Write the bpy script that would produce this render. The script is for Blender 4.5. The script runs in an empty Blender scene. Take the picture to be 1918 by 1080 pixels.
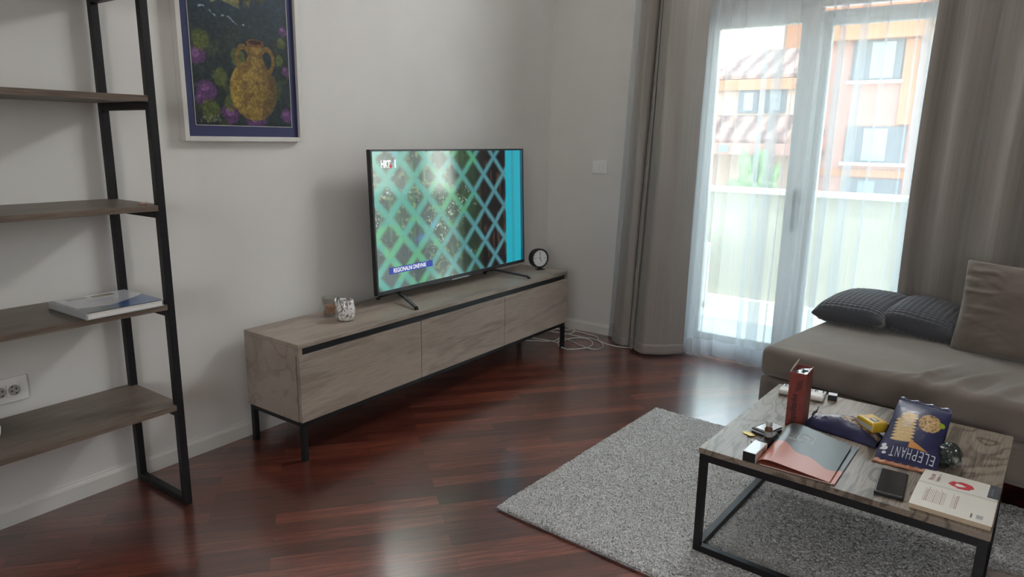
import bpy, bmesh, math, random
import numpy as np
from mathutils import Vector, Matrix, Euler
random.seed(7); RS = np.random.RandomState(11)
PI = math.pi
S = bpy.context.scene
COL = S.collection

# ------------------------------------------------------------------ camera
yaw, pit, rol, FPX = 0.6153, -0.2138, 0.0154, 1293.26
CAM = Vector((2.5598, -4.0353, 1.2844))
f_ = Vector((-math.sin(yaw)*math.cos(pit), math.cos(yaw)*math.cos(pit), math.sin(pit)))
r_ = Vector((math.cos(yaw), math.sin(yaw), 0)); u_ = r_.cross(f_)
R_ = math.cos(rol)*r_ + math.sin(rol)*u_; U_ = -math.sin(rol)*r_ + math.cos(rol)*u_
cd = bpy.data.cameras.new('camera'); cam = bpy.data.objects.new('camera', cd); COL.objects.link(cam)
cd.sensor_fit = 'HORIZONTAL'; cd.sensor_width = 36; cd.lens = FPX/1918*36; cd.clip_start = .05; cd.clip_end = 200
M = Matrix.Identity(4)
for i in range(3):
    M[i][0] = R_[i]; M[i][1] = U_[i]; M[i][2] = -f_[i]; M[i][3] = CAM[i]
cam.matrix_world = M
S.camera = cam

# ------------------------------------------------------------------ exposure, world, sun, added fill lamps
S.view_settings.view_transform = 'Standard'; S.view_settings.look = 'None'
S.view_settings.gamma = 1; S.view_settings.use_curve_mapping = False
S.view_settings.exposure = 0.1
S.cycles.max_bounces = 10; S.cycles.diffuse_bounces = 6; S.cycles.glossy_bounces = 4
S.cycles.transparent_max_bounces = 24; S.cycles.transmission_bounces = 8
S.cycles.use_denoising = True
S.cycles.caustics_reflective = False; S.cycles.caustics_refractive = False
S.cycles.sample_clamp_indirect = 6

W = bpy.data.worlds.new('sky'); S.world = W; W.use_nodes = True
wn = W.node_tree.nodes; wl = W.node_tree.links; wn.clear()
wo = wn.new('ShaderNodeOutputWorld'); wb = wn.new('ShaderNodeBackground')
tc = wn.new('ShaderNodeTexCoord'); sp = wn.new('ShaderNodeSeparateXYZ'); wr = wn.new('ShaderNodeValToRGB')
wl.new(tc.outputs['Generated'], sp.inputs[0]); wl.new(sp.outputs[2], wr.inputs[0])
wr.color_ramp.elements[0].position = 0.0; wr.color_ramp.elements[0].color = (1, .97, .90, 1)
wr.color_ramp.elements[1].position = .6; wr.color_ramp.elements[1].color = (.62, .80, 1, 1)
wl.new(wr.outputs[0], wb.inputs[0]); wb.inputs[1].default_value = 6.2
wl.new(wb.outputs[0], wo.inputs[0])

sd = bpy.data.lights.new('sun', 'SUN'); so = bpy.data.objects.new('sun', sd); COL.objects.link(so)
sd.energy = 5.5; sd.angle = .02; sd.color = (1, .95, .86)
so.rotation_euler = Vector((-.12, .22, -1)).to_track_quat('-Z', 'Y').to_euler(); so.location = (0, -3, 8)

def area(name, loc, d, sx, sy, e, col):
    l = bpy.data.lights.new(name, 'AREA'); l.shape = 'RECTANGLE'; l.size = sx; l.size_y = sy
    l.energy = e; l.color = col
    o = bpy.data.objects.new(name, l); COL.objects.link(o); o.location = loc
    o.rotation_euler = Vector(d).to_track_quat('-Z', 'Y').to_euler(); return o
# added fill lamp in an invented transom above the balcony door
area('transom_fill_lamp', (1.66, .16, 2.80), (-.30, -1, -.45), 1.25, .34, 100, (1, .985, .95))
# added fill lamp set in a made-up window behind the camera
area('rear_fill_lamp', (3.3, -6.35, 1.6), (-.12, 1, -.05), 1.4, 1.1, 16, (1, .985, .96))

# ------------------------------------------------------------------ helpers
def lin(c):
    c = np.asarray(c, float); return np.where(c <= .04045, c/12.92, ((c+.055)/1.055)**2.4)
def rgb(r, g, b): return tuple(lin(np.array([r, g, b])/255.)) + (1,)

def mat(name, col=(.8, .8, .8, 1), rough=.5, metal=0, spec=.5, coat=0, sheen=0, emit=None, es=0, alpha=1, trans=0, ior=1.5, nobump=True):
    m = bpy.data.materials.new(name); m.use_nodes = True; b = m.node_tree.nodes['Principled BSDF']
    b.inputs['Base Color'].default_value = tuple(col) if len(col) == 4 else tuple(col)+(1,)
    b.inputs['Roughness'].default_value = rough; b.inputs['Metallic'].default_value = metal
    b.inputs['Specular IOR Level'].default_value = spec; b.inputs['Coat Weight'].default_value = coat
    b.inputs['Sheen Weight'].default_value = sheen; b.inputs['IOR'].default_value = ior
    b.inputs['Transmission Weight'].default_value = trans
    if emit is not None:
        b.inputs['Emission Color'].default_value = emit; b.inputs['Emission Strength'].default_value = es
    return m
def nodes(m): return m.node_tree.nodes, m.node_tree.links, m.node_tree.nodes['Principled BSDF']

def noise_mat(name, c1, c2, scale=(1, 1, 1), nscale=20, rough=.6, bump=0, bdist=.002, detail=4, spec=.5, sheen=0, ramp=(.35, .65), metal=0, coat=0, distort=0):
    m = mat(name, c1, rough, metal=metal, spec=spec, sheen=sheen, coat=coat); n, l, b = nodes(m)
    t = n.new('ShaderNodeTexCoord'); mp = n.new('ShaderNodeMapping'); mp.inputs['Scale'].default_value = scale
    nz = n.new('ShaderNodeTexNoise'); nz.inputs['Scale'].default_value = nscale; nz.inputs['Detail'].default_value = detail
    nz.inputs['Distortion'].default_value = distort
    r = n.new('ShaderNodeValToRGB'); r.color_ramp.elements[0].position = ramp[0]; r.color_ramp.elements[1].position = ramp[1]
    r.color_ramp.elements[0].color = c1; r.color_ramp.elements[1].color = c2
    l.new(t.outputs['Object'], mp.inputs[0]); l.new(mp.outputs[0], nz.inputs[0]); l.new(nz.outputs[0], r.inputs[0]); l.new(r.outputs[0], b.inputs['Base Color'])
    if bump:
        bp = n.new('ShaderNodeBump'); bp.inputs['Strength'].default_value = bump; bp.inputs['Distance'].default_value = bdist
        l.new(nz.outputs[0], bp.inputs['Height']); l.new(bp.outputs[0], b.inputs['Normal'])
    return m

def oak(name, dark, mid, light, axis=1, rough=.42, contour=.5, fine=1.0, mult=16, lo=-.2, sc0=8.0, sc1=1.3):
    """grey oak laminate: long grain along the given axis with contour figure"""
    m = mat(name, mid, rough, spec=.45); n, l, b = nodes(m)
    t = n.new('ShaderNodeTexCoord'); mp = n.new('ShaderNodeMapping')
    sc = [sc0]*3; sc[axis] = sc1; mp.inputs['Scale'].default_value = sc
    l.new(t.outputs['Object'], mp.inputs[0])
    n1 = n.new('ShaderNodeTexNoise'); n1.inputs['Scale'].default_value = 1.3; n1.inputs['Detail'].default_value = 3; n1.inputs['Distortion'].default_value = .6
    l.new(mp.outputs[0], n1.inputs[0])
    mu = n.new('ShaderNodeMath'); mu.operation = 'MULTIPLY'; mu.inputs[1].default_value = mult
    si = n.new('ShaderNodeMath'); si.operation = 'SINE'
    l.new(n1.outputs[0], mu.inputs[0]); l.new(mu.outputs[0], si.inputs[0])
    pw = n.new('ShaderNodeMapRange'); pw.inputs[1].default_value = lo; pw.inputs[2].default_value = 1; pw.inputs[3].default_value = 0; pw.inputs[4].default_value = 1
    l.new(si.outputs[0], pw.inputs[0])
    mp2 = n.new('ShaderNodeMapping'); s2 = [300.0]*3; s2[axis] = 12; mp2.inputs['Scale'].default_value = s2
    l.new(t.outputs['Object'], mp2.inputs[0])
    n2 = n.new('ShaderNodeTexNoise'); n2.inputs['Scale'].default_value = 1; n2.inputs['Detail'].default_value = 5; l.new(mp2.outputs[0], n2.inputs[0])
    n3 = n.new('ShaderNodeTexNoise'); n3.inputs['Scale'].default_value = .8; n3.inputs['Detail'].default_value = 2; l.new(mp.outputs[0], n3.inputs[0])
    a = n.new('ShaderNodeMath'); a.operation = 'MULTIPLY_ADD'; a.inputs[1].default_value = -.22*contour; l.new(pw.outputs[0], a.inputs[0])
    hf = n.new('ShaderNodeMath'); hf.operation = 'MULTIPLY_ADD'; hf.inputs[1].default_value = fine; hf.inputs[2].default_value = .5*(1-fine); l.new(n2.outputs[0], hf.inputs[0]); l.new(hf.outputs[0], a.inputs[2])
    a2 = n.new('ShaderNodeMath'); a2.operation = 'MULTIPLY_ADD'; a2.inputs[1].default_value = .6; l.new(n3.outputs[0], a2.inputs[0]); l.new(a.outputs[0], a2.inputs[2])
    r = n.new('ShaderNodeValToRGB'); cr = r.color_ramp
    cr.elements[0].position = .48; cr.elements[0].color = dark; cr.elements[1].position = .98; cr.elements[1].color = light
    e = cr.elements.new(.74); e.color = mid
    l.new(a2.outputs[0], r.inputs[0]); l.new(r.outputs[0], b.inputs['Base Color'])
    bp = n.new('ShaderNodeBump'); bp.inputs['Strength'].default_value = .35; bp.inputs['Distance'].default_value = .001
    l.new(a.outputs[0], bp.inputs['Height']); l.new(bp.outputs[0], b.inputs['Normal'])
    return m

def tag(o, label=None, cat=None, group=None, kind=None):
    if label: o['label'] = label
    if cat: o['category'] = cat
    if group: o['group'] = group
    if kind: o['kind'] = kind
    return o
def empty(name, loc=(0, 0, 0), rz=0, rot=None):
    o = bpy.data.objects.new(name, None); COL.objects.link(o); o.location = loc
    o.rotation_euler = rot if rot is not None else (0, 0, rz); o.empty_display_size = .05; return o
def link(name, me, m, parent=None, smooth=False, bevel=0, seg=2):
    o = bpy.data.objects.new(name, me); COL.objects.link(o)
    for mm in (m if isinstance(m, (list, tuple)) else [m]): me.materials.append(mm)
    if parent is not None: o.parent = parent
    if smooth: me.polygons.foreach_set('use_smooth', [True]*len(me.polygons))
    if bevel:
        md = o.modifiers.new('bevel', 'BEVEL'); md.width = bevel; md.segments = seg; md.limit_method = 'ANGLE'
    return o
def frombm(name, bm, m, parent=None, **k):
    me = bpy.data.meshes.new(name); bmesh.ops.recalc_face_normals(bm, faces=bm.faces); bm.to_mesh(me); bm.free()
    return link(name, me, m, parent, **k)
def bx(bm, x0, x1, y0, y1, z0, z1, mtx=None):
    vs = [bm.verts.new(v) for v in [(x0,y0,z0),(x1,y0,z0),(x1,y1,z0),(x0,y1,z0),(x0,y0,z1),(x1,y0,z1),(x1,y1,z1),(x0,y1,z1)]]
    if mtx is not None:
        for v in vs: v.co = mtx @ v.co
    for f in [(0,3,2,1),(4,5,6,7),(0,1,5,4),(1,2,6,5),(2,3,7,6),(3,0,4,7)]: bm.faces.new([vs[i] for i in f])
    return bm
def box(name, x0, x1, y0, y1, z0, z1, m, parent=None, bevel=.0015, **k):
    return frombm(name, bx(bmesh.new(), x0, x1, y0, y1, z0, z1), m, parent, bevel=bevel, **k)
def bar(bm, a, b, w, h=None):
    """rectangular bar from a to b"""
    a = Vector(a); b = Vector(b); h = h or w; d = (b-a); L = d.length
    q = d.to_track_quat('Z', 'Y').to_matrix().to_4x4(); q.translation = a
    return bx(bm, -w/2, w/2, -h/2, h/2, 0, L, q)
def prism(bm, pts, z0, z1, mtx=None):
    n = len(pts); lo = [bm.verts.new((x, y, z0)) for x, y in pts]; hi = [bm.verts.new((x, y, z1)) for x, y in pts]
    if mtx is not None:
        for v in lo+hi: v.co = mtx @ v.co
    bm.faces.new(lo[::-1]); bm.faces.new(hi)
    for i in range(n): bm.faces.new([lo[i], lo[(i+1) % n], hi[(i+1) % n], hi[i]])
    return bm
def lathe(bm, prof, n=48, mtx=None, close=True):
    rings = []
    for r, z in prof:
        if r < 1e-6: v = bm.verts.new((0, 0, z)); rings.append([v])
        else: rings.append([bm.verts.new((r*math.cos(2*PI*i/n), r*math.sin(2*PI*i/n), z)) for i in range(n)])
    if mtx is not None:
        for rg in rings:
            for v in rg: v.co = mtx @ v.co
    for a, b in zip(rings, rings[1:]):
        for i in range(n):
            j = (i+1) % n
            if len(a) == 1 and len(b) == 1: break
            if len(a) == 1: bm.faces.new([a[0], b[i], b[j]])
            elif len(b) == 1: bm.faces.new([a[i], b[0], a[j]])
            else: bm.faces.new([a[i], b[i], b[j], a[j]])
    return bm
def tube(name, pts, r, m, parent=None, cyclic=False, res=6, kindd='NURBS'):
    """smooth round tube through points (Catmull-Rom), as a mesh"""
    P = [Vector(p) for p in pts]; out = []; n = len(P)
    for i in range(n-1):
        p0 = P[max(i-1, 0)]; p1 = P[i]; p2 = P[i+1]; p3 = P[min(i+2, n-1)]
        for k in range(res):
            t = k/res
            out.append(.5*((2*p1)+(-p0+p2)*t+(2*p0-5*p1+4*p2-p3)*t*t+(-p0+3*p1-3*p2+p3)*t**3))
    out.append(P[-1]); bm = bmesh.new(); rings = []; ns = 8
    for i, p in enumerate(out):
        d = (out[min(i+1, len(out)-1)]-out[max(i-1, 0)]).normalized()
        a = d.cross(Vector((0, 0, 1)));  a = a.normalized() if a.length > 1e-4 else Vector((1, 0, 0)); b = d.cross(a)
        rings.append([bm.verts.new(p+a*r*math.cos(2*PI*k/ns)+b*r*math.sin(2*PI*k/ns)) for k in range(ns)])
    for A, B in zip(rings, rings[1:]):
        for k in range(ns): bm.faces.new([A[k], A[(k+1) % ns], B[(k+1) % ns], B[k]])
    bm.faces.new(rings[0]); bm.faces.new(rings[-1][::-1])
    return frombm(name, bm, m, parent, smooth=True)
def gridmesh(name, P, m, parent=None, C=None, smooth=True, extra=None):
    """mesh from one or more (nu,nv,3) point arrays, with optional per-vertex sRGB colours"""
    Ps = P if isinstance(P, list) else [P]; Cs = C if isinstance(C, list) else ([C]*len(Ps) if C is None else [C])
    V = []; F = []; off = 0
    for A in Ps:
        nu, nv = A.shape[:2]; V.append(A.reshape(-1, 3)); idx = np.arange(nu*nv).reshape(nu, nv)+off
        F.append(np.stack([idx[:-1, :-1], idx[1:, :-1], idx[1:, 1:], idx[:-1, 1:]], -1).reshape(-1, 4)); off += nu*nv
    V = np.concatenate(V); F = np.concatenate(F); me = bpy.data.meshes.new(name)
    me.vertices.add(len(V)); me.vertices.foreach_set('co', V.astype(np.float32).ravel())
    me.loops.add(len(F)*4); me.loops.foreach_set('vertex_index', F.astype(np.int32).ravel())
    me.polygons.add(len(F)); me.polygons.foreach_set('loop_start', np.arange(0, len(F)*4, 4, dtype=np.int32))
    me.polygons.foreach_set('loop_total', np.full(len(F), 4, dtype=np.int32)); me.update(calc_edges=True)
    if C is not None:
        at = me.color_attributes.new('Col', 'FLOAT_COLOR', 'POINT')
        CC = np.concatenate([c.reshape(-1, 3) for c in Cs]); CC = np.concatenate([lin(np.clip(CC, 0, 1)), np.ones((len(CC), 1))], 1)
        at.data.foreach_set('color', CC.astype(np.float32).ravel())
    me.validate(); return link(name, me, m, parent, smooth=smooth)
def vcol_mat(name, rough=.5, spec=.5, coat=0, emit=0, cr=.05, basemul=1):
    m = mat(name, (0, 0, 0, 1), rough, spec=spec, coat=coat); n, l, b = nodes(m)
    a = n.new('ShaderNodeVertexColor'); a.layer_name = 'Col'; b.inputs['Coat Roughness'].default_value = cr
    if emit: l.new(a.outputs[0], b.inputs['Emission Color']); b.inputs['Emission Strength'].default_value = emit
    else: l.new(a.outputs[0], b.inputs['Base Color'])
    return m
def hsh(ix, iy, s): 
    h = np.sin(ix*127.1+iy*311.7+s*74.7)*43758.5453; return h-np.floor(h)
def vn(x, y, s=0):
    ix = np.floor(x); iy = np.floor(y); fx = x-ix; fy = y-iy; fx = fx*fx*(3-2*fx); fy = fy*fy*(3-2*fy)
    a = hsh(ix, iy, s); b = hsh(ix+1, iy, s); c = hsh(ix, iy+1, s); d = hsh(ix+1, iy+1, s)
    return (a*(1-fx)+b*fx)*(1-fy)+(c*(1-fx)+d*fx)*fy
def fbm(x, y, s=0, o=4):
    t = 0; a = .5; w = 0
    for i in range(o): t = t+a*vn(x*2**i, y*2**i, s+i*13); w += a; a *= .5
    return t/w
def sst(a, b, x): 
    t = np.clip((x-a)/(b-a), 0, 1); return t*t*(3-2*t)
def mixc(c, k, col): return c*(1-k[..., None])+np.array(col)/255.*k[..., None]
def rbox(name, hx, hy, hz, r, n, m, parent=None, disp=None, **k):
    """rounded box as six grids sharing outline, from cube faces mapped by clamping"""
    out = []
    for ax in range(3):
        for sg in (-1, 1):
            a = np.linspace(-1, 1, n[(ax+1) % 3]); b = np.linspace(-1, 1, n[(ax+2) % 3])
            a = np.sin(a*PI/2)*.35+a*.65; b = np.sin(b*PI/2)*.35+b*.65
            A, B = np.meshgrid(a, b, indexing='ij'); P = np.zeros(A.shape+(3,))
            P[..., ax] = sg; P[..., (ax+1) % 3] = A; P[..., (ax+2) % 3] = B
            H = np.array([hx, hy, hz]); P = P*H; Q = np.clip(P, -(H-r), H-r); D = P-Q
            P = Q+D/np.maximum(np.linalg.norm(D, axis=-1, keepdims=True), 1e-9)*r
            if disp is not None: P = disp(P)
            out.append(P if sg > 0 else P[::-1])
    o = gridmesh(name, out, m, parent, **k)
    bm = bmesh.new(); bm.from_mesh(o.data); bmesh.ops.remove_doubles(bm, verts=bm.verts, dist=1e-5); bmesh.ops.recalc_face_normals(bm, faces=bm.faces); bm.to_mesh(o.data); bm.free()
    return o
def text(name, s, w, h, mtx, m, parent=None, depth=.0003, bold=0.0):
    """raised lettering, w wide and h high, lower left corner at the matrix origin, facing its +z"""
    c = bpy.data.curves.new('t', 'FONT'); c.body = s; c.size = 1; c.offset = bold; c.resolution_u = 3
    t = bpy.data.objects.new('t', c); COL.objects.link(t); bpy.context.view_layer.update()
    me = bpy.data.meshes.new_from_object(t.evaluated_get(bpy.context.evaluated_depsgraph_get()))
    bpy.data.objects.remove(t); me.name = name
    v = np.zeros(len(me.vertices)*3); me.vertices.foreach_get('co', v); v = v.reshape(-1, 3)
    lo = v.min(0); hi = v.max(0); v[:, 0] = (v[:, 0]-lo[0])/(hi[0]-lo[0])*w; v[:, 1] = (v[:, 1]-lo[1])/max(hi[1]-lo[1], 1e-6)*h; v[:, 2] = depth
    me.vertices.foreach_set('co', v.ravel()); me.materials.clear(); me.transform(mtx)
    return link(name, me, m, parent)
def frame_mtx(o, xa, ya):
    xa = Vector(xa).normalized(); ya = Vector(ya).normalized(); za = xa.cross(ya)
    m = Matrix.Identity(4)
    for i in range(3): m[i][0] = xa[i]; m[i][1] = ya[i]; m[i][2] = za[i]; m[i][3] = o[i]
    return m

# ------------------------------------------------------------------ materials
WALL = noise_mat('wall_paint', (.74, .73, .71, 1), (.78, .77, .75, 1), nscale=3, rough=.75, spec=.25, ramp=(.3, .7))
n, l, b = nodes(WALL); nn = n.new('ShaderNodeTexNoise'); nn.inputs['Scale'].default_value = 260; bp = n.new('ShaderNodeBump'); bp.inputs['Strength'].default_value = .06; bp.inputs['Distance'].default_value = .001
l.new(nn.outputs[0], bp.inputs['Height']); l.new(bp.outputs[0], b.inputs['Normal'])
CEIL = mat('ceiling_paint', (.85, .85, .84, 1), .8, spec=.2)
SKIRT = mat('skirting_white', (.78, .77, .74, 1), .35, spec=.5)
BLACK = noise_mat('black_metal', (.007, .007, .009, 1), (.012, .012, .014, 1), nscale=120, rough=.45, spec=.4, bump=.05)
OAK = oak('grey_oak', (.20, .16, .13, 1), (.37, .31, .262, 1), (.48, .41, .35, 1), axis=1, contour=.55, fine=.5, mult=26, lo=.3, sc0=5, sc1=.9)
OAKS = oak('grey_oak_shelf', (.085, .065, .05, 1), (.145, .112, .088, 1), (.205, .162, .13, 1), axis=1, contour=.35)
OAKT = oak('grey_oak_table', (.10, .078, .06, 1), (.24, .196, .157, 1), (.33, .277, .228, 1), axis=1, rough=.28, contour=1.25, mult=75, lo=.35, sc0=3.2, sc1=1.1)
GAP = mat('black_groove', (.008, .009, .012, 1), .35)
PVC = mat('white_pvc', (.82, .84, .83, 1), .3)

FLOOR = mat('mahogany_parquet', (.1, .02, .015, 1), .2, spec=.5, coat=.35); n, l, b = nodes(FLOOR); b.inputs['Coat Roughness'].default_value = .19; b.inputs['Coat Weight'].default_value = 1; b.inputs['Coat IOR'].default_value = 1.9
t = n.new('ShaderNodeTexCoord'); mp = n.new('ShaderNodeMapping'); mp.vector_type = 'TEXTURE'; mp.inputs['Rotation'].default_value = (0, 0, math.radians(50.2)); l.new(t.outputs['Object'], mp.inputs[0])
br = n.new('ShaderNodeTexBrick'); br.offset = .39; br.offset_frequency = 2; br.squash = 1
br.inputs['Color1'].default_value = (0, 0, 0, 1); br.inputs['Color2'].default_value = (1, 1, 1, 1); br.inputs['Mortar'].default_value = (0, 0, 0, 1)
br.inputs['Scale'].default_value = 1; br.inputs['Brick Width'].default_value = .56; br.inputs['Row Height'].default_value = .066; br.inputs['Mortar Size'].default_value = .0006; br.inputs['Mortar Smooth'].default_value = .3; br.inputs['Bias'].default_value = 0
l.new(mp.outputs[0], br.inputs[0])
sx = n.new('ShaderNodeVectorMath'); sx.operation = 'MULTIPLY'; sx.inputs[1].default_value = (4, 75, 1)
off = n.new('ShaderNodeVectorMath'); off.operation = 'MULTIPLY_ADD'; off.inputs[1].default_value = (37, 19, 0)
l.new(mp.outputs[0], sx.inputs[0]); l.new(br.outputs['Color'], off.inputs[0]); l.new(sx.outputs[0], off.inputs[2])
gn = n.new('ShaderNodeTexNoise'); gn.inputs['Scale'].default_value = 1.0; gn.inputs['Detail'].default_value = 6; gn.inputs['Distortion'].default_value = 1.2; gn.inputs['Roughness'].default_value = .65
l.new(off.outputs[0], gn.inputs[0])
mx = n.new('ShaderNodeMath'); mx.operation = 'MULTIPLY_ADD'; mx.inputs[1].default_value = .34; l.new(br.outputs['Color'], mx.inputs[0])
gm = n.new('ShaderNodeMath'); gm.operation = 'MULTIPLY'; gm.inputs[1].default_value = 1.0; l.new(gn.outputs[0], gm.inputs[0]); l.new(gm.outputs[0], mx.inputs[2])
r = n.new('ShaderNodeValToRGB'); cr = r.color_ramp; cr.elements[0].position = .22; cr.elements[0].color = (.024, .009, .007, 1)
cr.elements[1].position = .95; cr.elements[1].color = (.27, .075, .043, 1)
for p, c in ((.42, (.052, .014, .010, 1)), (.60, (.088, .021, .014, 1)), (.78, (.145, .036, .022, 1))): e = cr.elements.new(p); e.color = c
l.new(mx.outputs[0], r.inputs[0])
mm = n.new('ShaderNodeMixRGB'); mm.blend_type = 'MULTIPLY'; mm.inputs[2].default_value = (.35, .3, .3, 1); l.new(br.outputs['Fac'], mm.inputs[0]); l.new(r.outputs[0], mm.inputs[1]); l.new(mm.outputs[0], b.inputs['Base Color'])
bp = n.new('ShaderNodeBump'); bp.inputs['Strength'].default_value = .08; bp.inputs['Distance'].default_value = .0005; l.new(gn.outputs[0], bp.inputs['Height']); l.new(bp.outputs[0], b.inputs['Normal'])
wv = n.new('ShaderNodeTexNoise'); wv.inputs['Scale'].default_value = 2.5; l.new(t.outputs['Object'], wv.inputs[0])
b.inputs['Roughness'].default_value = .3

# ------------------------------------------------------------------ room shell
ZC = 3.05
box('floor', -.1, 4.7, -6.5, .06, -.1, 0, FLOOR, bevel=0); tag(bpy.data.objects['floor'], 'glossy dark red mahogany parquet laid diagonally across the room', kind='structure')
def struct(name, x0, x1, y0, y1, z0, z1, m, label=None, bevel=0):
    return tag(box(name, x0, x1, y0, y1, z0, z1, m, bevel=bevel), label, kind='structure')
struct('ceiling', -.1, 4.7, -6.5, .3, ZC, ZC+.25, CEIL)
struct('wall_left', -.12, 0, -6.5, .3, 0, ZC, WALL, 'off-white painted wall behind the television and shelf')
struct('wall_right', 4.6, 4.72, -6.5, .3, 0, ZC, WALL)
bm = bmesh.new()
bx(bm, 0, .98, 0, .3, 0, ZC); bx(bm, 2.42, 4.6, 0, .3, 0, ZC); bx(bm, .98, 2.42, 0, .3, 2.05, 2.60); bx(bm, .98, 2.42, 0, .3, 3.0, ZC)
tag(frombm('wall_back', bm, WALL), 'off-white wall with the light switch and the balcony door opening', kind='structure')
bm = bmesh.new()
bx(bm, 0, 2.55, -6.62, -6.5, 0, ZC); bx(bm, 4.05, 4.6, -6.62, -6.5, 0, ZC); bx(bm, 2.55, 4.05, -6.62, -6.5, 0, 1.0); bx(bm, 2.55, 4.05, -6.62, -6.5, 2.2, ZC)
tag(frombm('wall_front', bm, WALL), kind='structure')
def skirt(name, L, mtx):
    pr = [(0, 0), (.012, 0), (.012, .052), (.009, .060), (.006, .064), (.005, .070), (0, .070)]
    bm = bmesh.new(); A = [bm.verts.new(mtx @ Vector((x, 0, z))) for x, z in pr]; B = [bm.verts.new(mtx @ Vector((x, L, z))) for x, z in pr]
    for i in range(len(pr)): j = (i+1) % len(pr); bm.faces.new([A[i], A[j], B[j], B[i]])
    bm.faces.new(A[::-1]); bm.faces.new(B)
    return tag(frombm(name, bm, SKIRT), 'white painted skirting board with a moulded top edge', kind='structure')
skirt('baseboard_left', 6.5, Matrix.Translation((0, -6.5, 0)))
skirt('baseboard_back', .966, Matrix.Translation((.013, 0, 0)) @ Matrix.Rotation(-PI/2, 4, 'Z'))

GLASS = bpy.data.materials.new('door_glass'); GLASS.use_nodes = True; n = GLASS.node_tree.nodes; l = GLASS.node_tree.links; n.clear()
o = n.new('ShaderNodeOutputMaterial'); mx = n.new('ShaderNodeMixShader'); tr = n.new('ShaderNodeBsdfTransparent'); tr.inputs[0].default_value = (.93, .975, .955, 1)
gl = n.new('ShaderNodeBsdfGlossy'); gl.inputs['Roughness'].default_value = .02; fr = n.new('ShaderNodeLayerWeight'); fr.inputs[0].default_value = .12
l.new(fr.outputs[1], mx.inputs[0]); l.new(tr.outputs[0], mx.inputs[1]); l.new(gl.outputs[0], mx.inputs[2]); l.new(mx.outputs[0], o.inputs[0])
# balcony door: frame, two sashes
def rect_frame(bm, x0, x1, y0, y1, z0, z1, w, wb=None, wt=None):
    wb = wb or w; wt = wt or w
    bx(bm, x0, x0+w, y0, y1, z0, z1); bx(bm, x1-w, x1, y0, y1, z0, z1); bx(bm, x0+w, x1-w, y0, y1, z1-wt, z1); bx(bm, x0+w, x1-w, y0, y1, z0, z0+wb)
door = tag(empty('door_1', (0, 0, 0)), 'white two-leaf glazed balcony door seen behind the sheer curtain', kind='structure')
bm = bmesh.new(); rect_frame(bm, .98, 2.42, .07, .14, 0, 2.05, .05, .035, .06); frombm('frame', bm, PVC, door, bevel=.004)
def leaf(x0, x1, y0, ztop, nm):
    bm = bmesh.new(); rect_frame(bm, x0, x1, y0, y0+.05, .038, ztop, .075, .09, .075); s = frombm('sash', bm, PVC, door, bevel=.005)
    box('glass_pane', x0+.072, x1-.072, y0+.018, y0+.03, .125, ztop-.072, GLASS, s, bevel=0)
    bm = bmesh.new(); rect_frame(bm, x0+.068, x1-.068, y0+.008, y0+.04, .12, ztop-.068, .006); frombm('gasket', bm, BLACK, s)
    return s
leaf(1.033, 1.625, .035, 1.985, 'l'); sr = leaf(1.63, 2.367, .05, 1.965, 'r')
box('mullion', 1.585, 1.665, .02, .034, .04, 1.985, PVC, door, bevel=.004)
h = empty('handle', (0, 0, 0)); h.parent = door
HM = mat('brushed_handle', (.35, .36, .36, 1), .35, metal=.7)
box('grip', 1.606, 1.628, -.028, -.012, .80, 1.03, HM, h, bevel=.005); box('rosette', 1.604, 1.63, -.012, .0195, .97, 1.02, HM, h, bevel=.003)
tw = tag(empty('added_transom'), 'added transom frame above the balcony door, made for a fill lamp', kind='structure')  # invented transom, there only to frame the added fill lamp
bm = bmesh.new(); rect_frame(bm, .98, 2.42, .07, .14, 2.60, 3.0, .05); frombm('frame', bm, PVC, tw, bevel=.004)
rw = tag(empty('added_rear_window'), kind='structure'); bm = bmesh.new(); rect_frame(bm, 2.55, 4.05, -6.6, -6.54, 1.0, 2.2, .06); frombm('frame', bm, PVC, rw, bevel=.004)  # made-up rear window frame around the added fill lamp
struct('trim_1', .98, 2.42, .07, .2, -.02, .0, mat('stone_sill', (.5, .49, .47, 1), .3))

# ------------------------------------------------------------------ electrical plates
PLATE = mat('white_plastic', (.88, .88, .87, 1), .25); PIN = mat('socket_hole', (.02, .02, .02, 1), .5); SOCK = mat('socket_grey', (.42, .41, .39, 1), .4)
sk = tag(empty('wall_socket', (0.0, -3.30, .46)), 'white double power socket plate low on the wall behind the shelf', 'socket')
box('plate', .0005, .010, -.108, .108, -.042, .042, PLATE, sk, bevel=.004, seg=3)
for cy in (.0655, .0265):
    box('module', .010, .0125, cy-.0190, cy+.0190, -.0225, .0225, PLATE, sk, bevel=.001)
    bm = bmesh.new(); lathe(bm, [(0, .001), (.0145, .001), (.0155, .0035), (.017, .0035), (.017, 0), (0, 0)], 40, Matrix.Translation((.0126, cy, 0)) @ Matrix.Rotation(PI/2, 4, 'Y')); ins = frombm('socket_insert', bm, SOCK, sk, smooth=False)
    bm = bmesh.new()
    for q in ((.0075, 0), (-.0075, 0)): lathe(bm, [(0, 0), (.0027, 0), (.0027, .0006), (0, .0006)], 14, Matrix.Translation((.0138, cy+q[0]*.85, q[0]*.45)) @ Matrix.Rotation(PI/2, 4, 'Y'))
    frombm('pin_hole', bm, PIN, ins)
    for q in (1, -1): frombm('earth_clip', bx(bmesh.new(), .0137, .0150, cy-.003-q*.006, cy+.003-q*.006, q*.010, q*.0145), PIN, ins)
sw = tag(empty('light_switch', (.394, 0, 1.112)), 'white double rocker light switch on the wall right of the television', 'light switch')
box('plate', -.056, .056, -.010, -.0005, -.042, .042, PLATE, sw, bevel=.004, seg=3)
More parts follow.
